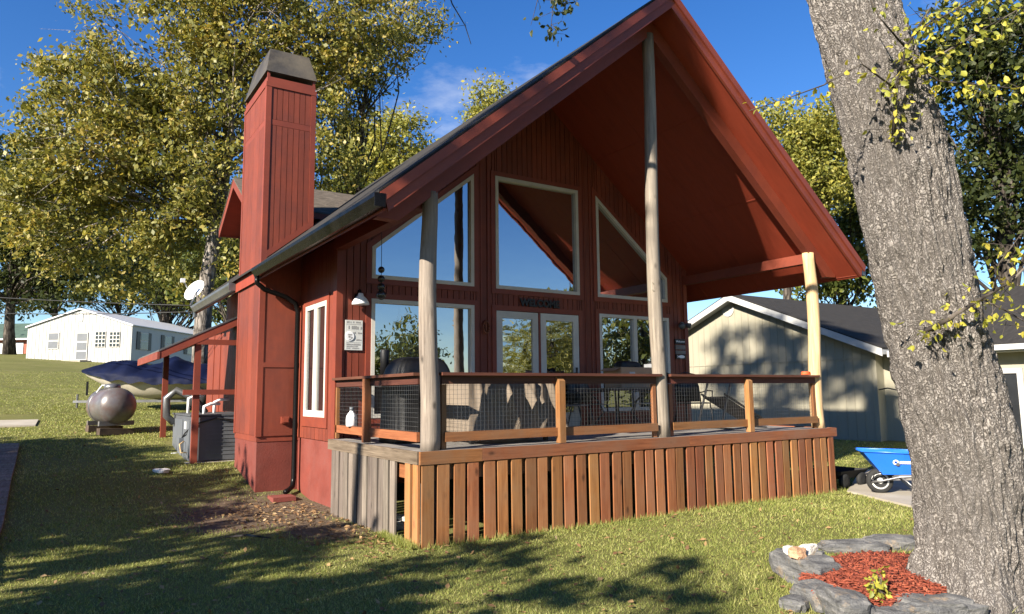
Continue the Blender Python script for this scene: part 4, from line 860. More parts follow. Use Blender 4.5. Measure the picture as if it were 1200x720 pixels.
# wires and dish
def cable(label, a, b_, sag, r=.012):
    a, b_ = Vector(a), Vector(b_); MB().tube([a.lerp(b_, t)-Vector((0, 0, sag*4*t*(1-t))) for t in np.linspace(0, 1, 14)], r, 5).build('power_line', 'cable_black', None, True, label=label, cat='cable', group='overhead wires at left')
cable('upper overhead wire running left from the cabin eave', (-4.42, 7.6, 3.75), atd(-220, 330, 23), .12); cable('lower overhead wire running left from the cabin eave', (-4.42, 7.7, 3.62), atd(-260, 345, 26), .3)
ds = thing('satellite_dish', 'white satellite dish on a bent arm at the rear eave', 'dish', (-4.45, 7.8, 3.7))
dc = Vector(atd(229, 341, 18.2)); dax = Vector((-.75, -.45, .48)).normalized()
MB().lathe(dc, [(.02, -.03), (.12, -.022), (.22, 0), (.30, .035), (.305, .045), (.295, .045), (.21, .012), (.10, -.012), (.01, -.018)], 24, dax).build('reflector', 'white_paint', ds, True)
MB().tube([(-4.40, 7.85, 3.62), (-4.47, 8.0, 3.8), dc-dax*.04], .022, 8).build('mast', 'grey_metal', ds, True); MB().tube([dc-Vector((0, 0, .28)), dc+dax*.42], .012, 6).box(*(v for c in (dc+dax*.44) for v in (c-.05, c+.05))).build('feed_arm', 'plastic_white', ds)
MB().box(-4.42, -4.36, 7.72, 7.95, 3.5, 3.72).build('bracket', 'grey_metal', ds)

# ================================================================ WHEELBARROW
W0 = gnd(1032, 580); wbz = float(g(W0[0], W0[1]))
for kx in range(1):
    ax_ = Vector((.66, -.75, 0)).normalized(); la = Vector((-ax_.y, ax_.x, 0)); cam2 = Vector((CAM[0]-W0[0], CAM[1]-W0[1], 0)); la = la if la.dot(cam2) > 0 else -la
    O = Vector((W0[0], W0[1], wbz+.03)); Q = lambda t, s, z: O+ax_*t+la*s+Vector((0, 0, z))
    wb_ = thing('wheelbarrow', 'blue steel wheelbarrow with white wheel half hidden by the big tree', 'wheelbarrow', O)
    rim_ = [(-.27, -.29), (-.30, 0), (-.27, .29), (.30, .35), (.80, .33), (.86, 0), (.80, -.33), (.30, -.35)]; bot = [(.02, -.17), (.01, 0), (.02, .17), (.30, .20), (.62, .20), (.64, 0), (.62, -.20), (.30, -.20)]
    V = [Q(t, s, .66-.03*t) for t, s in rim_]+[Q(t, s, .30+.02*t) for t, s in bot]; V += [Q(t*.985+.005, s*.97, .655-.03*t) for t, s in rim_]+[Q(t*.97+.01, s*.95, .312+.02*t) for t, s in bot]
    F_ = [(i, (i+1) % 8, 8+(i+1) % 8, 8+i) for i in range(8)]+[tuple(8+i for i in range(8))]+[(16+(i+1) % 8, 16+i, 24+i, 24+(i+1) % 8) for i in range(8)]+[tuple(24+i for i in range(8))[::-1]]+[(i, 16+i, 16+(i+1) % 8, (i+1) % 8) for i in range(8)]
    ty = MB(); ty.poly(V, F_); tray = ty.build('tray', 'blue_tray', wb_)
    MB().tube([Q(t*1.01, s*1.02, .662-.03*t) for t, s in rim_+rim_[:1]], .014, 8).build('rim', 'blue_tray', tray, True)
    # logo on the near side: ring, small disc and lettering
    def side(t, f_): a = Q(t, .0, 0)+la*((.35-.02*abs(t-.3)*0)*(1-f_)+.2*f_); return Vector((a.x, a.y, O.z+(.66-.03*t)*(1-f_)+(.30+.02*t)*f_))+la*.012
    lg = MB(); c0 = side(.19, .42); e1 = (side(.5, .42)-side(.2, .42)).normalized(); e2 = (side(.3, .2)-side(.3, .7)).normalized(); nn_ = e1.cross(e2); nn_ = nn_ if nn_.dot(la) > 0 else -nn_
    for k in range(20):
        a, b_ = 2*math.pi*k/20, 2*math.pi*(k+1)/20; lg.prism([c0+(e1*math.cos(a)+e2*math.sin(a))*.042, c0+(e1*math.cos(b_)+e2*math.sin(b_))*.042, c0+(e1*math.cos(b_)+e2*math.sin(b_))*.022, c0+(e1*math.cos(a)+e2*math.sin(a))*.022], nn_*.004)
    rr = random.Random(5); x = .055
    for wd_ in (.03, .028, .03, .026, .03, .028, .024): lg.prism([c0+e1*x-e2*.024, c0+e1*(x+wd_)-e2*.024, c0+e1*(x+wd_)+e2*.02, c0+e1*x+e2*.02], nn_*.004); x += wd_+.004
    lg.build('logo', 'white_print', tray); c1 = c0+e1*.03-e2*.035; l2 = MB(); l2.prism([c1+(e1*math.cos(a)+e2*math.sin(a))*.028 for a in np.linspace(0, 2*math.pi, 15)[:-1]], nn_*.006); l2.build('logo_disc', 'grey_metal', tray)
    ty_ = MB().lathe(Q(0, 0, .19), [(.13, -.05), (.17, -.055), (.195, -.03), (.20, 0), (.195, .03), (.17, .055), (.13, .05)], 28, la); wh_ = ty_.build('wheel', 'rubber', wb_, True)
    MB().lathe(Q(0, 0, .19), [(.03, -.07), (.05, -.045), (.13, -.052), (.137, -.03), (.137, .03), (.13, .052), (.05, .045), (.03, .07)], 24, la).build('hub', 'white_paint', wh_, True)
    for s in (-1, 1):
        MB().tube([Q(-.14, s*.06, .17), Q(0, s*.09, .19), Q(.25, s*.20, .27), Q(.7, s*.24, .30), Q(1.15, s*.28, .50), Q(1.45, s*.28, .56)], .018, 8).build('handle', 'grey_metal', wb_, True)
        MB().tube([Q(.28, s*.20, .27), Q(.45, s*.23, .10), Q(.55, s*.24, .012), Q(.70, s*.24, .012), Q(.72, s*.24, .29)], .014, 8).build('leg', 'grey_metal', wb_, True)
        MB().tube([Q(-.14, s*.06, .17), Q(-.10, s*.16, .30), Q(.0, s*.18, .34)], .01, 6).build('nose_brace', 'black_iron', wb_, True)
    MB().beam(Q(.2, -.2, .285), Q(.2, .2, .285), .06, .03).beam(Q(.5, -.22, .295), Q(.5, .22, .295), .06, .02).build('cross_member', 'grey_metal', wb_)
# garden cart / hose reel heap beside the deck corner: dark tub with handle
tub = thing('garden_cart', 'dark low garden cart in shade by the right deck corner', 'cart', (4.55, -2.6, .0))
tq = float(g(4.5, -2.6))
MB().poly([(4.15, -2.9, tq+.16), (4.75, -2.9, tq+.16), (4.75, -2.4, tq+.16), (4.15, -2.4, tq+.16), (4.05, -3.0, tq+.30), (4.85, -3.0, tq+.30), (4.85, -2.3, tq+.30), (4.05, -2.3, tq+.30)], [(0, 1, 2, 3), (0, 1, 5, 4), (1, 2, 6, 5), (2, 3, 7, 6), (3, 0, 4, 7)]).build('tub', 'rubber', tub)
for x in (4.2, 4.7):
    for y in (-2.95, -2.35): MB().lathe((x, y, tq+.13), [(.05, -.03), (.12, -.025), (.12, .025), (.05, .03)], 16, (0, 1, 0)).build('wheel', 'rubber', tub, True)
MB().tube([(4.75, -2.95, tq+.2), (5.2, -3.2, tq+.3), (5.7, -3.3, tq+.34)], .016, 6).build('pull_handle', 'black_iron', tub)

# ================================================================ BIG TREE AND STONE BED
bt = thing('big_tree', 'massive leaning tree trunk with rough grey bark in the foreground', 'tree', tuple(atd(1140, 706, 5.75)))
cl = [(1150, 735, 5.72, 182), (1143, 700, 5.75, 172), (1139, 660, 5.78, 138), (1137, 620, 5.8, 125), (1130, 560, 5.8, 121), (1116, 500, 5.8, 118), (1100, 430, 5.8, 112), (1086, 370, 5.8, 108), (1070, 300, 5.8, 108), (1054, 225, 5.8, 110), (1036, 150, 5.82, 112), (1014, 75, 5.84, 106), (996, 10, 5.86, 99), (975, -70, 5.88, 98), (945, -180, 5.9, 96), (915, -300, 5.95, 90)]
NR, NK = 420, 260
cs = np.array([atd(u+6, v, d) for u, v, d, w_ in cl]); rs_ = np.array([(w_-9)*d/FPX/2 for u, v, d, w_ in cl]); tt = np.linspace(0, 1, len(cl)); ti = np.linspace(0, 1, NR)
CC = np.stack([np.interp(ti, tt, cs[:, k]) for k in range(3)], 1); RR = np.interp(ti, tt, rs_)
ker = np.ones(21)/21
for k in range(3): CC[:, k] = np.convolve(np.pad(CC[:, k], 10, 'edge'), ker, 'valid')
RR = np.convolve(np.pad(RR, 10, 'edge'), ker, 'valid')
an = np.linspace(0, 2*math.pi, NK, endpoint=False); V = np.zeros((NR, NK, 3))
V[:, :, 0] = CC[:, None, 0]; V[:, :, 1] = CC[:, None, 1]; V[:, :, 2] = CC[:, None, 2]
disp = np.zeros((NR, NK))
for i in range(NR):
    z = CC[i, 2]
    for k in range(NK):
        c_, s_ = math.cos(an[k]), math.sin(an[k]); wv = .5*mnoise.noise(Vector((c_*3, s_*3, z*1.6)))
        p_ = Vector((c_*9.5+wv, s_*9.5+wv, z*2.6+wv*2)); a1 = abs(mnoise.noise(p_)); a2 = abs(mnoise.noise(p_*2.1)); disp[i, k] = .038*(min(a1*2.2, 1)-.5)+.020*(min(a2*2, 1)-.5)+.025*mnoise.noise(Vector((c_*1.5, s_*1.5, z*.9)))
for kz, ka, kr, kh in ((3.35, 3.9, .10, .05), (2.1, 4.4, .12, .035), (1.35, 3.4, .09, -.03), (2.75, 3.2, .07, .03), (.85, 4.8, .11, .04), (4.2, 4.3, .10, .04)):
    da = (an-ka+math.pi) % (2*math.pi)-math.pi; disp += kh*np.exp(-((da[None]*.38/kr)**2+((CC[:, 2][:, None]-kz)/kr)**2))
flare = np.clip((1.0-CC[:, 2])/1.0, 0, 1)[:, None]**2*(.10*np.cos(an*5+.6)+.06*np.cos(an*3+2))[None, :]
rad = RR[:, None]+disp+flare*.85
V[:, :, 0] += rad*np.cos(an)[None]; V[:, :, 1] += rad*np.sin(an)[None]
I = np.arange(NR*NK).reshape(NR, NK); F = np.stack([I[:-1], np.roll(I, -1, 1)[:-1], np.roll(I, -1, 1)[1:], I[1:]], -1).reshape(-1, 4)
link('trunk', npmesh('trunk', V.reshape(-1, 3), F, 'bark', True), bt)
topc = Vector(CC[-1])
def near_leaves(name, mat, starts, parent, ll=.085, seed=1, leafless=False):
    """twigs with pointed, folded leaves; starts = list of polylines"""
    rs = np.random.default_rng(seed); tw = MB(); V = []; F_ = []
    for pts, r, dens, spread in starts:
        pts = [Vector(p) for p in pts]; tw.tube(pts, list(np.linspace(r, r*.35, len(pts))), 6)
        for a, b_ in zip(pts[:-1], pts[1:]):
            n = max(1, int((b_-a).length*dens))
            for _ in range(n):
                p = a.lerp(b_, rs.random()); dr = Vector(rs.normal(size=3)); dr.z -= .5; dr.normalize(); stem = p+dr*rs.uniform(.02, spread)
                if rs.random() < .5: tw.tube([p, stem], [.003, .0015], 4, False)
                if leafless: continue
                for _q in range(rs.integers(1, 3)):
                    d = (dr*.5+Vector(rs.normal(size=3))*.6+Vector((0, 0, -.55))).normalized(); sd_ = d.cross(Vector(rs.normal(size=3))).normalized(); nm = d.cross(sd_); l_ = ll*rs.uniform(.6, 1.25); w_ = l_*.30; o = len(V)
                    V += [stem, stem+d*l_*.35+sd_*w_+nm*w_*.35, stem+d*l_*.72+sd_*w_*.72+nm*w_*.2, stem+d*l_-nm*l_*.12, stem+d*l_*.72-sd_*w_*.72+nm*w_*.2, stem+d*l_*.35-sd_*w_+nm*w_*.35, stem+d*l_*.5]
                    F_ += [(o, o+1, o+6), (o+1, o+2, o+6), (o+2, o+3, o+6), (o+3, o+4, o+6), (o+4, o+5, o+6), (o+5, o, o+6)]
    t_ = tw.build(name, 'bark_far', parent, True)
    if V: link('leaves', npmesh('leaves', np.array([tuple(v) for v in V]), np.array(F_), mat), t_)
    return t_
A = lambda u, v, d: atd(u, v, d)
near_leaves('sprout_branch', 'leaf_near', [
    ([A(1047, 160, 5.42), A(1050, 105, 5.35), A(1062, 55, 5.3), A(1090, 10, 5.3)], .016, 95, .20),
    ([A(1050, 105, 5.35), A(1010, 75, 5.25), A(965, 100, 5.2), A(915, 118, 5.2), A(878, 130, 5.2)], .008, 26, .10),
    ([A(1055, 90, 5.3), A(1110, 60, 5.2), A(1160, 30, 5.2), A(1215, 0, 5.2)], .010, 80, .22),
    ([A(1060, 70, 5.3), A(1100, 95, 5.25), A(1150, 100, 5.2), A(1205, 105, 5.2)], .008, 70, .18),
    ([A(1070, 40, 5.3), A(1130, 5, 5.3), A(1200, -30, 5.3)], .009, 90, .22),
    ([A(1060, 55, 5.3), A(1030, 20, 5.2), A(1010, -20, 5.2)], .008, 20, .12)], bt, .056, 3)
near_leaves('sprout_branch', 'leaf_near', [
    ([A(1085, 388, 5.42), A(1110, 375, 5.35), A(1150, 350, 5.25), A(1185, 330, 5.2), A(1225, 290, 5.2)], .020, 70, .22),
    ([A(1150, 350, 5.25), A(1180, 365, 5.2), A(1215, 385, 5.15)], .008, 80, .2),
    ([A(1165, 340, 5.25), A(1170, 310, 5.2), A(1200, 270, 5.2)], .008, 46, .18),
    ([A(1085, 388, 5.42), A(1090, 392, 5.36), A(1105, 385, 5.3)], .006, 90, .06)], bt, .056, 4)
# limb over the view with hanging twigs
near_leaves('overhanging_limb', 'leaf_dark', [
    ([topc-Vector((0, 0, .15)), A(880, -230, 6.6), A(760, -160, 7.2), A(640, -110, 7.6), A(480, -90, 8)], .10, 2, .2),
    ([A(645, -110, 7.6), A(655, -40, 7.5), A(648, 5, 7.5), A(645, 45, 7.5)], .008, 60, .16), ([A(640, -110, 7.6), A(640, -40, 7.5), A(628, 8, 7.5), A(622, 30, 7.5)], .006, 14, .10),
    ([A(655, -40, 7.5), A(665, 0, 7.5), A(660, 18, 7.5)], .005, 110, .14)], bt, .07, 6)
near_leaves('bare_twig', 'leaf_green', [([A(490, -90, 8), A(515, -40, 7.9), A(530, 5, 7.9), A(545, 30, 7.9), A(552, 52, 7.9)], .012, 8, .25)], bt, .05, 8, True)

def rock(label, u, v, zc, dims, rz, seed, mat='slate', slab=.5):
    import bmesh
    bm = bmesh.new(); bmesh.ops.create_icosphere(bm, subdivisions=3, radius=1); c = on(2, zc, u, v); cz, sz = math.cos(rz), math.sin(rz)
    for vt in bm.verts:
        p = vt.co.copy(); q = Vector([math.copysign(abs(a)**.55, a) for a in p])
        q *= 1+.24*mnoise.noise(p*1.3+Vector((seed*7, 0, 0)))+.16*mnoise.noise(p*3+Vector((0, seed*5, 0)))
        st = .05*math.floor((p.x*.7+p.y)*3+seed)*.3; x, y, z = q.x*dims[0]/2, q.y*dims[1]/2, (q.z+.10*mnoise.noise(Vector((p.x*4, p.y*4, seed)))+.07*abs(mnoise.noise(Vector((p.x*9, p.y*9, seed+3)))))*dims[2]/2
        vt.co = (c[0]+x*cz-y*sz, c[1]+x*sz+y*cz, zc+z)
    me = bpy.data.meshes.new('rock'); bm.to_mesh(me); bm.free(); me.materials.append(MAT[mat]); me.polygons.foreach_set('use_smooth', [False]*len(me.polygons))
    return link('edging_stone' if mat == 'slate' else 'small_rock', me, None, label=label, cat='stone', group='stones round the tree bed')
rock('large flat grey slab at the left corner of the tree bed', 946, 667, .10, (.36, .80, .26), R(-24), 1)
rock('grey stone in front of the flat slab, lower left of the bed', 962, 700, .06, (.30, .44, .20), R(-20), 2)
rock('tilted slate stone with pale streaks at the lower left of the bed', 992, 712, .08, (.30, .46, .22), R(-35), 3)
rock('small dark stone lying outside the lower left of the bed', 934, 708, .02, (.26, .20, .12), R(10), 4)
rock('long low grey slab at the back left of the tree bed', 1000, 643, .03, (.72, .30, .16), R(-33), 5)
rock('grey slab at the back of the bed touching the trunk', 1044, 638, .04, (.62, .28, .17), R(-30), 6)
rock('broad grey stone in front of the tree trunk', 1090, 716, .05, (.62, .34, .20), R(-30), 7)
rock('brownish stone at the front edge of the bed', 1044, 727, .02, (.40, .24, .16), R(-20), 8)
rock('small white rock on the left slab, leftmost', 925, 645, .25, (.10, .08, .07), 0, 9, 'pale_stone'); rock('orange brown rock between two white rocks', 934, 648, .26, (.13, .12, .10), 0, 10, 'brown_stone'); rock('white rock right of the orange brown rock', 947, 645, .26, (.16, .12, .10), 0, 11, 'pale_stone'); rock('small black rock at the edge of the mulch', 961, 655, .20, (.09, .08, .13), .3, 12, 'slate')
# mulch
n = 5200; MC = np.array([-1.36, -6.74, .13]); V = []; th = rng.uniform(0, 2*math.pi, n); rd_ = np.sqrt(rng.uniform(0, 1, n)); px = MC[0]+rd_*(.98*np.cos(th)*.95-.52*np.sin(th)*.31); py = MC[1]+rd_*(.98*np.cos(th)*.31+.52*np.sin(th)*.95)
hh = .10+.07*(1-rd_**2)+rng.uniform(0, .02, n); Cn = np.stack([px, py, hh], 1); a = unit(np.stack([rng.normal(size=n), rng.normal(size=n), rng.normal(size=n)*.22], 1)); b_ = unit(np.cross(a, np.array([0, 0, 1.])+rng.normal(size=(n, 3))*.35)); c_ = np.cross(a, b_)
ln = rng.uniform(.015, .05, n)[:, None]; wd = rng.uniform(.003, .008, n)[:, None]; tk_ = .0025
crn = [Cn+sa*a*ln+sb*b_*wd+sc*c_*tk_ for sc in (-1, 1) for sa, sb in ((-1, -1), (1, -1), (1, 1), (-1, 1))]; V = np.stack(crn, 1).reshape(-1, 3); o = (np.arange(n)*8)[:, None]
F = np.concatenate([o+np.array([q]) for q in ((0, 1, 2, 3), (7, 6, 5, 4), (0, 4, 5, 1), (1, 5, 6, 2), (2, 6, 7, 3), (3, 7, 4, 0))])
mu_ = link('mulch_chips', npmesh('mulch_chips', V, F, 'mulch'), None, label='red wood mulch in the stone bed round the tree', cat='mulch', kind='stuff')
ms = MB(); pts = [(MC[0], MC[1], .165)]
for r_q in (.4, .8, 1.02):
    for k in range(28): t = 2*math.pi*k/28; pts.append((MC[0]+r_q*(.98*math.cos(t)*.95-.52*math.sin(t)*.31), MC[1]+r_q*(.98*math.cos(t)*.31+.52*math.sin(t)*.95), .10+.06*(1-r_q**2) if r_q < 1 else -.05))
ms.poly(pts, [(0, 1+k, 1+(k+1) % 28) for k in range(28)]+[(1+28*j+k, 1+28*j+(k+1) % 28, 1+28*(j+1)+(k+1) % 28, 1+28*(j+1)+k) for j in range(2) for k in range(28)])
ms.build('bed_soil', 'soil', None, True, kind='structure', label='soil mound of the tree bed')
wd_ = thing('weed', 'small leafy weed growing at the front of the mulch bed', 'plant', on(2, .1, 1035, 704)); base = Vector(on(2, .1, 1035, 706))
near_leaves('stem', 'leaf_near', [([base, base+Vector((.02*k-.05, .02, .10+.02*k)), base+Vector((.05*k-.12, .02*k, .17+.01*k))], .004, 60, .05) for k in range(5)], wd_, .055, 12)

# small things on the ground
for lb, u, v, d_, sd_, mt in (('grey concrete lump against the grey skirt boards', 448, 612, (.30, .22, .26), 21, 'slate'), ('white rock at the opening in the deck skirt', 464, 617, (.22, .16, .12), 22, 'pale_stone'), ('larger white rock just inside the deck skirt opening', 471, 612, (.2, .2, .2), 23, 'pale_stone'), ('pale stone on the grass below the air conditioner', 189, 552, (.28, .18, .08), 24, 'pale_stone')):
    p = gnd(u, v); o_ = rock(lb, u, v, float(p[2])+d_[2]*.3, d_, sd_, sd_, mt); o_.name = 'loose_rock'; o_['group'] = 'loose rocks near the cabin'
sb = gnd(330, 583); spl = MB(); z0 = float(g(-4.0, 1.5)); spl.box(-4.2, -3.85, 1.25, 1.6, z0-.02, z0+.05); spl.build('paving_brick', 'red_foundation', None, label='red paving slab under the downspout outlet', cat='slab')
# boardwalk of timbers at the left edge of the frame
bwk = thing('timber_path', 'old timber path at the far left edge of the lawn', 'path', (-7.9, 1, 0))
for k in range(34):
    y = -2.2+k*.27; MB().prism([(-8.5, y, float(g(-8, y))+.01), (-7.62, y, float(g(-7.6, y))+.01), (-7.62, y+.255, float(g(-7.6, y+.25))+.01), (-8.5, y+.255, float(g(-8, y+.25))+.01)], (0, 0, .06)).build('plank', 'grey_wood_y', bwk)

# ================================================================ TREES
def tree(name, label, base, top, r0, lobes, nleaf, leaf, lm, clump=.6, nlimb=40, seed=1, group=None, bk='bark_far', fork=.25, per=60, droop=.3, kinks=.25):
    rs = np.random.default_rng(seed); base = Vector(base); top = Vector(top)
    t = thing(name, label, 'tree', base, group)
    wts = np.array([l[2] if len(l) > 2 else np.prod(l[1]) for l in lobes]); wts = wts/wts.sum(); nc = max(8, nleaf//per)
    which = rs.choice(len(lobes), nc, p=wts); lc = np.array([np.array(l[0]) for l in lobes])[which]; lr = np.array([np.array(l[1]) for l in lobes])[which]
    d = unit(rs.normal(size=(nc, 3))); rr_ = rs.uniform(.12, 1, nc)**(1/2.2); CC_ = lc+d*rr_[:, None]*lr
    # leaves
    cidx = rs.integers(0, nc, nleaf); csz = clump*rs.uniform(.5, 1.4, nc); off = rs.normal(size=(nleaf, 3))*np.array([1, 1, .62])*csz[cidx][:, None]*.55
    P_ = CC_[cidx]+off; a = unit(rs.normal(size=(nleaf, 3))+np.array([0, 0, -droop])); nn = unit(rs.normal(size=(nleaf, 3))*.9+np.array([0, 0, .6])+SUNV*-.25); b_ = unit(np.cross(a, nn))
    L_ = (leaf*(.45+1.0*rs.random(nleaf)**1.6))[:, None]; W_ = L_*rs.uniform(.45, .7, nleaf)[:, None]
    V = np.stack([P_-a*L_/2, P_+b_*W_/2, P_+a*L_/2, P_-b_*W_/2], 1).reshape(-1, 3)
    link('crown', npmesh('crown', V, np.arange(4*nleaf).reshape(-1, 4), lm), t)
    # trunk and limbs
    m_ = MB(); npt = 9; ax_p = []
    for i in range(npt):
        q = i/(npt-1); p = base.lerp(top, q)+Vector((kinks*math.sin(q*5+seed), kinks*math.cos(q*4+seed*2), 0))*math.sin(q*math.pi); ax_p.append(p)
    ax_p[0] = base-Vector((0, 0, .3)); m_.tube(ax_p, [r0*(1.25 if i == 0 else 1)*(1-.85*(i/(npt-1))) for i in range(npt)], 10)
    for k in rs.choice(nc, min(nlimb, nc), replace=False):
        c = Vector(CC_[k]); zt = (c.z-base.z)/(max(top.z-base.z, .1)); q = min(.97, max(fork, zt-rs.uniform(.15, .45))); i = q*(npt-1); s0 = ax_p[int(i)].lerp(ax_p[min(int(i)+1, npt-1)], i-int(i)); r1 = r0*(1-.85*q)*rs.uniform(.22, .42)
        mid = s0.lerp(c, .5)+Vector(rs.normal(size=3))*.08*(c-s0).length+Vector((0, 0, .10*(c-s0).length)); m_.tube([s0, s0.lerp(mid, .5)+Vector(rs.normal(size=3))*.04*(c-s0).length, mid, mid.lerp(c, .55)+Vector(rs.normal(size=3))*.05*(c-s0).length, c], [r1, r1*.8, r1*.55, r1*.35, r1*.12], 5)
        for q2 in range(3):
            e = c+Vector(rs.normal(size=3))*clump*1.1; m_.tube([mid.lerp(c, .4+.2*q2), e], [r1*.25, r1*.06], 4)
    m_.build('trunk', bk, t, True); return t
SUNV = np.array(SUN)
def lobe(u, v, ru, rv, d, dz=1.0, wt=None):
    k = d/FPX; c = atd(u, v, d); l = (c, (ru*k, ru*k*dz, rv*k)); return l if wt is None else (*l, wt)
def based(u, d):
    p = atd(u, 460, d); return (p[0], p[1], float(g(p[0], p[1])))
# the large autumn tree behind the lean-to (fills the left sky)
D1 = 24.5
tree('autumn_tree', 'tall autumn tree with yellow olive leaves behind the lean-to', based(238, D1), atd(262, -60, D1), .33,
     [lobe(185, 60, 110, 85, D1, .7), lobe(100, 125, 60, 55, D1), lobe(120, 200, 90, 80, D1), lobe(60, 240, 70, 80, D1), lobe(240, 200, 75, 90, D1), lobe(300, 40, 80, 70, D1), lobe(240, -60, 130, 80, D1, .7), lobe(250, 300, 50, 60, D1), lobe(160, 290, 60, 70, D1), lobe(360, 10, 60, 55, D1), lobe(400, 80, 45, 55, D1), lobe(385, 165, 45, 60, D1), lobe(430, 30, 55, 45, D1), lobe(120, 150, 100, 100, D1), lobe(235, 110, 80, 80, D1), lobe(200, 170, 70, 70, D1), lobe(40, 215, 45, 45, D1), lobe(100, 300, 40, 45, D1), lobe(205, 260, 50, 60, D1), lobe(15, 260, 40, 50, D1)],
     92000, .17, 'leaf_autumn', .54, 80, 11, None, 'bark_pale', .40, 90, .5, .5)
tree('leaning_tree', 'tree with a dark arching limb rising right of the chimney', based(330, 27), atd(455, 20, 27), .22,
     [lobe(400, 120, 40, 50, 27), lobe(440, 60, 50, 45, 27), lobe(480, 25, 40, 30, 27), lobe(395, 200, 40, 45, 27), lobe(505, 30, 18, 22, 27), lobe(350, 60, 45, 60, 27)], 16000, .17, 'leaf_autumn', .50, 50, 12, None, 'bark_far', .4, 40, .5, 1.2)
tree('yellow_tree', 'rounded yellow green tree beyond the chimney', based(462, 42), atd(465, 130, 42), .28, [lobe(465, 165, 42, 42, 42), lobe(445, 200, 50, 50, 42), lobe(485, 210, 45, 40, 42), lobe(425, 235, 40, 50, 42), lobe(420, 180, 35, 40, 42)], 24000, .23, 'leaf_yellow', .75, 40, 13, 'trees behind the cabin')
tree('small_tree', 'pale rounded tree top peeking over the left roof slope', based(580, 50), atd(578, 100, 50), .28, [lobe(577, 122, 28, 30, 50), lobe(590, 150, 40, 40, 50), lobe(560, 150, 16, 20, 50)], 12000, .26, 'leaf_yellow', .8, 30, 14, 'trees behind the cabin')
tree('maple_tree', 'yellow and green tree behind the right roof slope', based(930, 34), atd(930, 150, 34), .3, [lobe(925, 170, 38, 55, 34), lobe(960, 150, 35, 35, 34), lobe(905, 145, 22, 22, 34), lobe(960, 200, 40, 60, 34), lobe(985, 170, 30, 50, 34), lobe(940, 220, 40, 40, 34)], 24000, .20, 'leaf_yellow', .65, 40, 15, 'trees behind the cabin')
tree('evergreen_tree', 'dense green tree behind the beige house roof', based(985, 38), atd(985, 210, 38), .3, [lobe(985, 265, 45, 60, 38), lobe(960, 310, 50, 45, 38), lobe(1010, 300, 40, 60, 38), lobe(1000, 220, 30, 40, 38)], 13000, .3, 'leaf_green', .8, 40, 16, 'trees behind the cabin')
tree('dark_tree', 'broad dark tree beyond the beige house at the right edge', based(1185, 26), atd(1160, 40, 26), .35, [lobe(1150, 130, 70, 80, 26), lobe(1120, 60, 60, 60, 26), lobe(1190, 60, 70, 70, 26), lobe(1170, 240, 65, 70, 26), lobe(1130, 230, 40, 60, 26), lobe(1230, 160, 60, 120, 26), lobe(1120, 300, 35, 30, 26)], 21000, .24, 'leaf_dark', .7, 60, 17, None)
tree('shaded_tree', 'dark shaded tree at the far left above the green roof', based(8, 62), atd(10, 180, 62), .45, [lobe(20, 250, 55, 55, 62), lobe(60, 300, 45, 40, 62), lobe(-20, 300, 50, 60, 62), lobe(30, 345, 40, 22, 62), lobe(90, 240, 45, 45, 62), lobe(0, 190, 50, 40, 62), lobe(75, 345, 25, 25, 62), lobe(60, 250, 60, 60, 62), lobe(120, 310, 30, 40, 62)], 26000, .42, 'leaf_dark', 1.2, 50, 18, 'trees beyond the white house')
tree('green_tree', 'green tree behind the right end of the white house', based(190, 66), atd(190, 260, 66), .4, [lobe(195, 330, 38, 28, 66), lobe(230, 300, 40, 50, 66), lobe(160, 310, 35, 30, 66), lobe(265, 340, 40, 40, 66), lobe(130, 270, 30, 40, 66)], 13000, .42, 'leaf_green', 1.1, 40, 19, 'trees beyond the white house')
tree('bare_tree', 'thin pale tree just behind the white house roof', based(140, 72), atd(135, 300, 72), .3, [lobe(130, 345, 40, 18, 72), lobe(170, 355, 30, 18, 72), lobe(95, 335, 25, 25, 72)], 1500, .4, 'leaf_green', 1.2, 60, 20, 'trees beyond the white house')
tree('oak_tree', 'dark leafy tree rising behind the satellite dish', based(280, 40), atd(280, 200, 40), .3, [lobe(275, 300, 45, 60, 40), lobe(225, 330, 35, 40, 40), lobe(310, 250, 40, 60, 40), lobe(400, 240, 40, 40, 40)], 11000, .3, 'leaf_green', .8, 40, 21, 'trees beyond the white house')
tree('dark_tree', 'dark tree mass behind the left half of the white house', based(60, 80), atd(60, 250, 80), .4, [lobe(45, 330, 35, 30, 80), lobe(75, 300, 40, 35, 80), lobe(20, 300, 40, 45, 80), lobe(0, 350, 30, 25, 80)], 12000, .45, 'leaf_dark', 1.2, 40, 51, 'trees beyond the white house')
tree('dark_tree', 'dark tree mass behind the right half of the white house', based(200, 82), atd(200, 250, 82), .4, [lobe(150, 315, 35, 30, 82), lobe(185, 335, 40, 28, 82), lobe(225, 345, 35, 35, 82), lobe(205, 290, 45, 40, 82)], 13000, .45, 'leaf_dark', 1.2, 40, 52, 'trees beyond the white house')
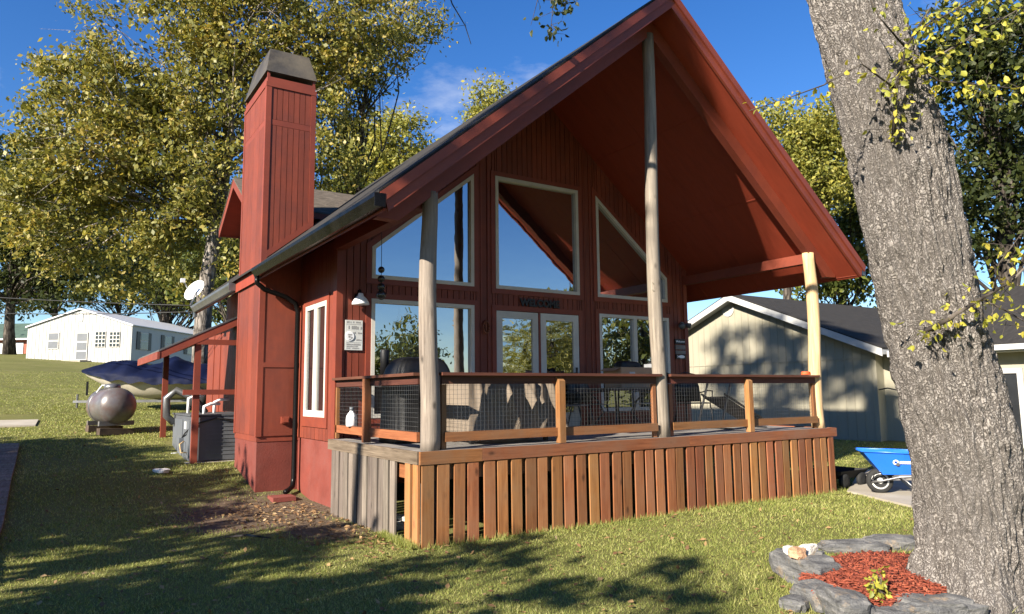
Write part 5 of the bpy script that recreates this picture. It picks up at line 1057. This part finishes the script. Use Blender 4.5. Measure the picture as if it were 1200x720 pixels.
# trees outside the frame: left of the camera (their shade falls on lawn and gable) and out front (seen in the glass)
def wl_(x, y, z, rx, ry, rz, wt=None): return ((x, y, z), (rx, ry, rz)) if wt is None else ((x, y, z), (rx, ry, rz), wt)
def sl(p, hh_, rp, rh, u=-19., wt=None):
    """lobe given across and along the light: p = distance across it, hh_ = height where its shade crosses the origin"""
    return wl_(u*.9537+p*.3008, u*.3008-p*.9537, hh_-.514*u, rp*1.3, rp, rh, wt)
tree('shade_tree', 'tall shade tree left of the viewpoint', (-18.36, -4.95, 0), (-17.7, -7.05, 18.8), .17, [sl(1.80, 2.2, .26, .9, wt=1.5), sl(2.15, 3.9, .26, .95, wt=1.7), sl(2.5, 5.4, .26, .95, wt=1.7), sl(2.85, 6.9, .28, .8, wt=1.4), sl(1.4, 4.6, .5, 1.6, wt=1.2), sl(2.2, 8.6, .6, 1.2, wt=.8), sl(1.0, 8.6, .9, 1.5, wt=1.3), sl(-.4, 8.8, 1.0, 1.6, wt=1.4), sl(-1.9, 9.2, 1.0, 1.4, wt=1.2)], 19000, .21, 'leaf_green', .32, 26, 31, 'trees left of the viewpoint', fork=.45, per=40)
tree('shade_tree', 'low round tree nearest the viewpoint on its left', (-14.2, -9.2, 0), (-14.0, -9.2, 5.0), .2, [sl(5.2, -4.5, .9, .9, -16, 3), sl(4.1, -4.4, .9, .9, -16, 3), sl(4.6, -2.6, 1.2, .45, -16, .3)], 6000, .26, 'leaf_green', .42, 20, 32, 'trees left of the viewpoint')
tree('shade_tree', 'low broad tree between the tall shade tree and the clipped row', (-14.5, -7.2, 0), (-14.5, -7.2, 4.2), .2, [sl(3.0, -3.95, .8, .9, -16, 3), sl(2.0, -4.3, .8, .9, -16, 3), sl(2.6, -2.6, 1.0, .5, -16, .55), sl(.9, -4.3, .7, .9, -16, 1.3), sl(.3, -3.0, .9, .5, -16, .5), sl(-1.0, -3.4, .9, .7, -16, .7)], 9500, .26, 'leaf_green', .42, 20, 36, 'trees left of the viewpoint')
for k, (p, hc, nl_, sd_) in enumerate(((-2.7, -3.9, 5000, 33), (-4.2, -3.0, 8000, 34), (-5.9, -3.0, 8000, 35), (-7.5, -2.6, 8000, 37), (-9.0, -2.6, 5000, 38))):
    x_, y_ = -15.5*.9537+p*.3008, -15.5*.3008-p*.9537
    tree('hedge_tree', ['first', 'second', 'third', 'fourth', 'fifth'][k]+' clipped tree in the row left of the lawn', (x_, y_, float(g(x_, y_))), (x_, y_, hc+8.5), .14, [sl(p, hc, .95, 1.5, -15.5), sl(p, hc-2.2, .9, 1.3, -15.5)], nl_, .26, 'leaf_dark', .5, 18, sd_, 'trees left of the viewpoint')
tree('lakeside_tree', 'round tree out in front, mirrored in the left window', (12.4, -33, 0), (12.4, -33, 5.5), .2, [wl_(12.4, -33, 4.4, 2.6, 2.6, 2.2), wl_(11, -33, 2.8, 2, 2, 1.4)], 4500, .32, 'leaf_green', .7, 24, 41, 'trees out in front')
for k, (x, y, hgt, sd_) in enumerate(((17, -24, 7.5, 42), (23, -22, 8.5, 43), (24, -30, 9.5, 44), (30, -25, 10, 45), (32, -17, 9.5, 46), (38, -23, 11, 47))):
    tree('lakeside_tree', ['leftmost', 'second', 'rear', 'broad', 'nearest', 'rightmost'][k]+' yellow green tree of the belt mirrored in the doors', (x, y, 0), (x, y, hgt), .25, [wl_(x, y, hgt*.6, 3, 3, hgt*.38), wl_(x+1.5, y, hgt*.35, 2.8, 2.8, hgt*.3)], 5000, .36, ['leaf_yellow', 'leaf_green'][k % 2], .8, 24, sd_, 'trees out in front')

# ================================================================ GRASS AND FALLEN LEAVES
def scatter(n, r0, r1, th0=-.10, th1=1.28):
    r = np.exp(rng.uniform(math.log(r0), math.log(r1), n)); th = rng.uniform(th0, th1, n); x = CAM[0]+r*np.sin(th); y = CAM[1]+r*np.cos(th); return x, y, r
def dirtm(x, y):
    m_ = np.full(len(x), 9.)
    for (cx, cy, rx, ry) in DIRT: m_ = np.minimum(m_, np.hypot((x-cx)/rx, (y-cy)/ry))
    return m_
def free(x, y):
    ok = ~((x > -3.78) & (x < 3.8) & (y > -3.06)); ok &= ~((x > -4.36) & (x < 3.8) & (y > 1.88) & (y < 3.6)); ok &= ~((x > -5.05) & (x < -3.6) & (y > 4.2) & (y < 6.9))
    ok &= ~((y > -4.85+.309*(x-3.05)) & (y < -3.2+.512*(x-3.86)) & (x > 3.86-.491*(-3.2-y)) & (x < 7)); ok &= ~((x < -7.6) & (y > -2.3) & (y < 7)); ok &= ~(x > 11.6)
    c = Vector(MC); dx, dy = x-c.x, y-c.y; s_ = dx*.95+dy*.31; t_ = -dx*.31+dy*.95; ok &= ~(np.hypot(s_/1.0, t_/.55) < 1); ok &= ~((x < -7.3) & (y > 10.0) & (y < 13.4)); return ok
x, y, r = scatter(460000, 4.0, 46); dm_ = dirtm(x, y); keep = free(x, y) & (rng.random(len(x)) < np.clip((dm_-.62)*1.6, .02, 1))
x, y, r = x[keep], y[keep], r[keep]; n = len(x); z = g(x, y); pv = .5+.5*np.sin(x*1.9+np.sin(y*2.3)*1.4)*np.sin(y*1.6+np.cos(x*1.2)*1.3)
hgt = (.010+.018*rng.random(n)+.010*pv)*np.clip(r/9, .85, 1.25); wdt = .0032*np.clip(r/5, .9, 4); a = rng.uniform(0, 2*math.pi, n); la_ = rng.normal(size=(n, 2))*.7*hgt[:, None]
dx, dy = np.cos(a)*wdt, np.sin(a)*wdt; V = np.stack([np.stack([x-dx, y-dy, z-.006], 1), np.stack([x+dx, y+dy, z-.006], 1), np.stack([x+la_[:, 0], y+la_[:, 1], z+hgt], 1)], 1).reshape(-1, 3)
te = rng.integers(0, 3, 5200); tx = np.where(te == 0, rng.uniform(-3.8, 3.9, 5200), np.where(te == 1, -3.86+rng.normal(0, .03, 5200), rng.normal(-1.35, .95, 5200))); ty2 = np.where(te == 0, -3.16+rng.normal(0, .035, 5200), np.where(te == 1, rng.uniform(-3.1, -2.2, 5200), -6.74+rng.normal(0, .62, 5200)))
ok_ = free(tx, ty2); tx, ty2 = tx[ok_], ty2[ok_]; m2 = len(tx); th_ = rng.uniform(.03, .10, m2); ta = rng.uniform(0, 6.283, m2); tl2 = rng.normal(size=(m2, 2))*.4*th_[:, None]; tz = g(tx, ty2)
V = np.concatenate([V, np.stack([np.stack([tx-np.cos(ta)*.004, ty2-np.sin(ta)*.004, tz-.005], 1), np.stack([tx+np.cos(ta)*.004, ty2+np.sin(ta)*.004, tz-.005], 1), np.stack([tx+tl2[:, 0], ty2+tl2[:, 1], tz+th_], 1)], 1).reshape(-1, 3)]); n = len(V)//3
link('grass', npmesh('grass', V, np.arange(3*n).reshape(-1, 3), 'grass_blade'), None, label='short mown lawn grass, green and straw coloured', cat='grass', kind='stuff')
x, y, r = scatter(2600, 4.3, 30); k = free(x, y); x, y = x[k], y[k]
xd = np.concatenate([rng.normal(-4.5, .75, 800), rng.normal(-4.0, .35, 350)]); yd = np.concatenate([rng.normal(.2, .9, 800), rng.normal(-2.2, .7, 350)]); k = free(xd, yd); x = np.concatenate([x, xd[k]]); y = np.concatenate([y, yd[k]])
C_ = np.stack([x, y, g(x, y)+.018], 1); n = len(x); a = unit(np.stack([rng.normal(size=n), rng.normal(size=n), rng.normal(size=n)*.25], 1)); b_ = unit(np.cross(a, np.array([0, 0, 1.])+rng.normal(size=(n, 3))*.3)); L_ = rng.uniform(.018, .045, n)[:, None]
V = np.stack([C_-a*L_, C_+b_*L_*.5+[0, 0, .004], C_+a*L_, C_-b_*L_*.5+[0, 0, .006]], 1).reshape(-1, 3)
link('fallen_leaves', npmesh('fallen_leaves', V, np.arange(4*n).reshape(-1, 4), 'litter'), None, label='scattered dry brown leaves on the lawn and bare soil', cat='leaves', kind='stuff')
st = MB()
p0, p1 = gnd(262, 632), gnd(318, 634); st.tube([p0+[0, 0, .02], (p0+p1)/2+[0, .03, .05], p1+[0, 0, .03]], [.008, .014, .006], 6); st.tube([(p0+p1)/2+[0, .03, .05], (p0+p1)/2+[.2, .12, .07]], [.008, .003], 5)
st.build('fallen_twig', 'bark_far', None, True, label='dead twig lying at the edge of the bare soil', cat='twig')
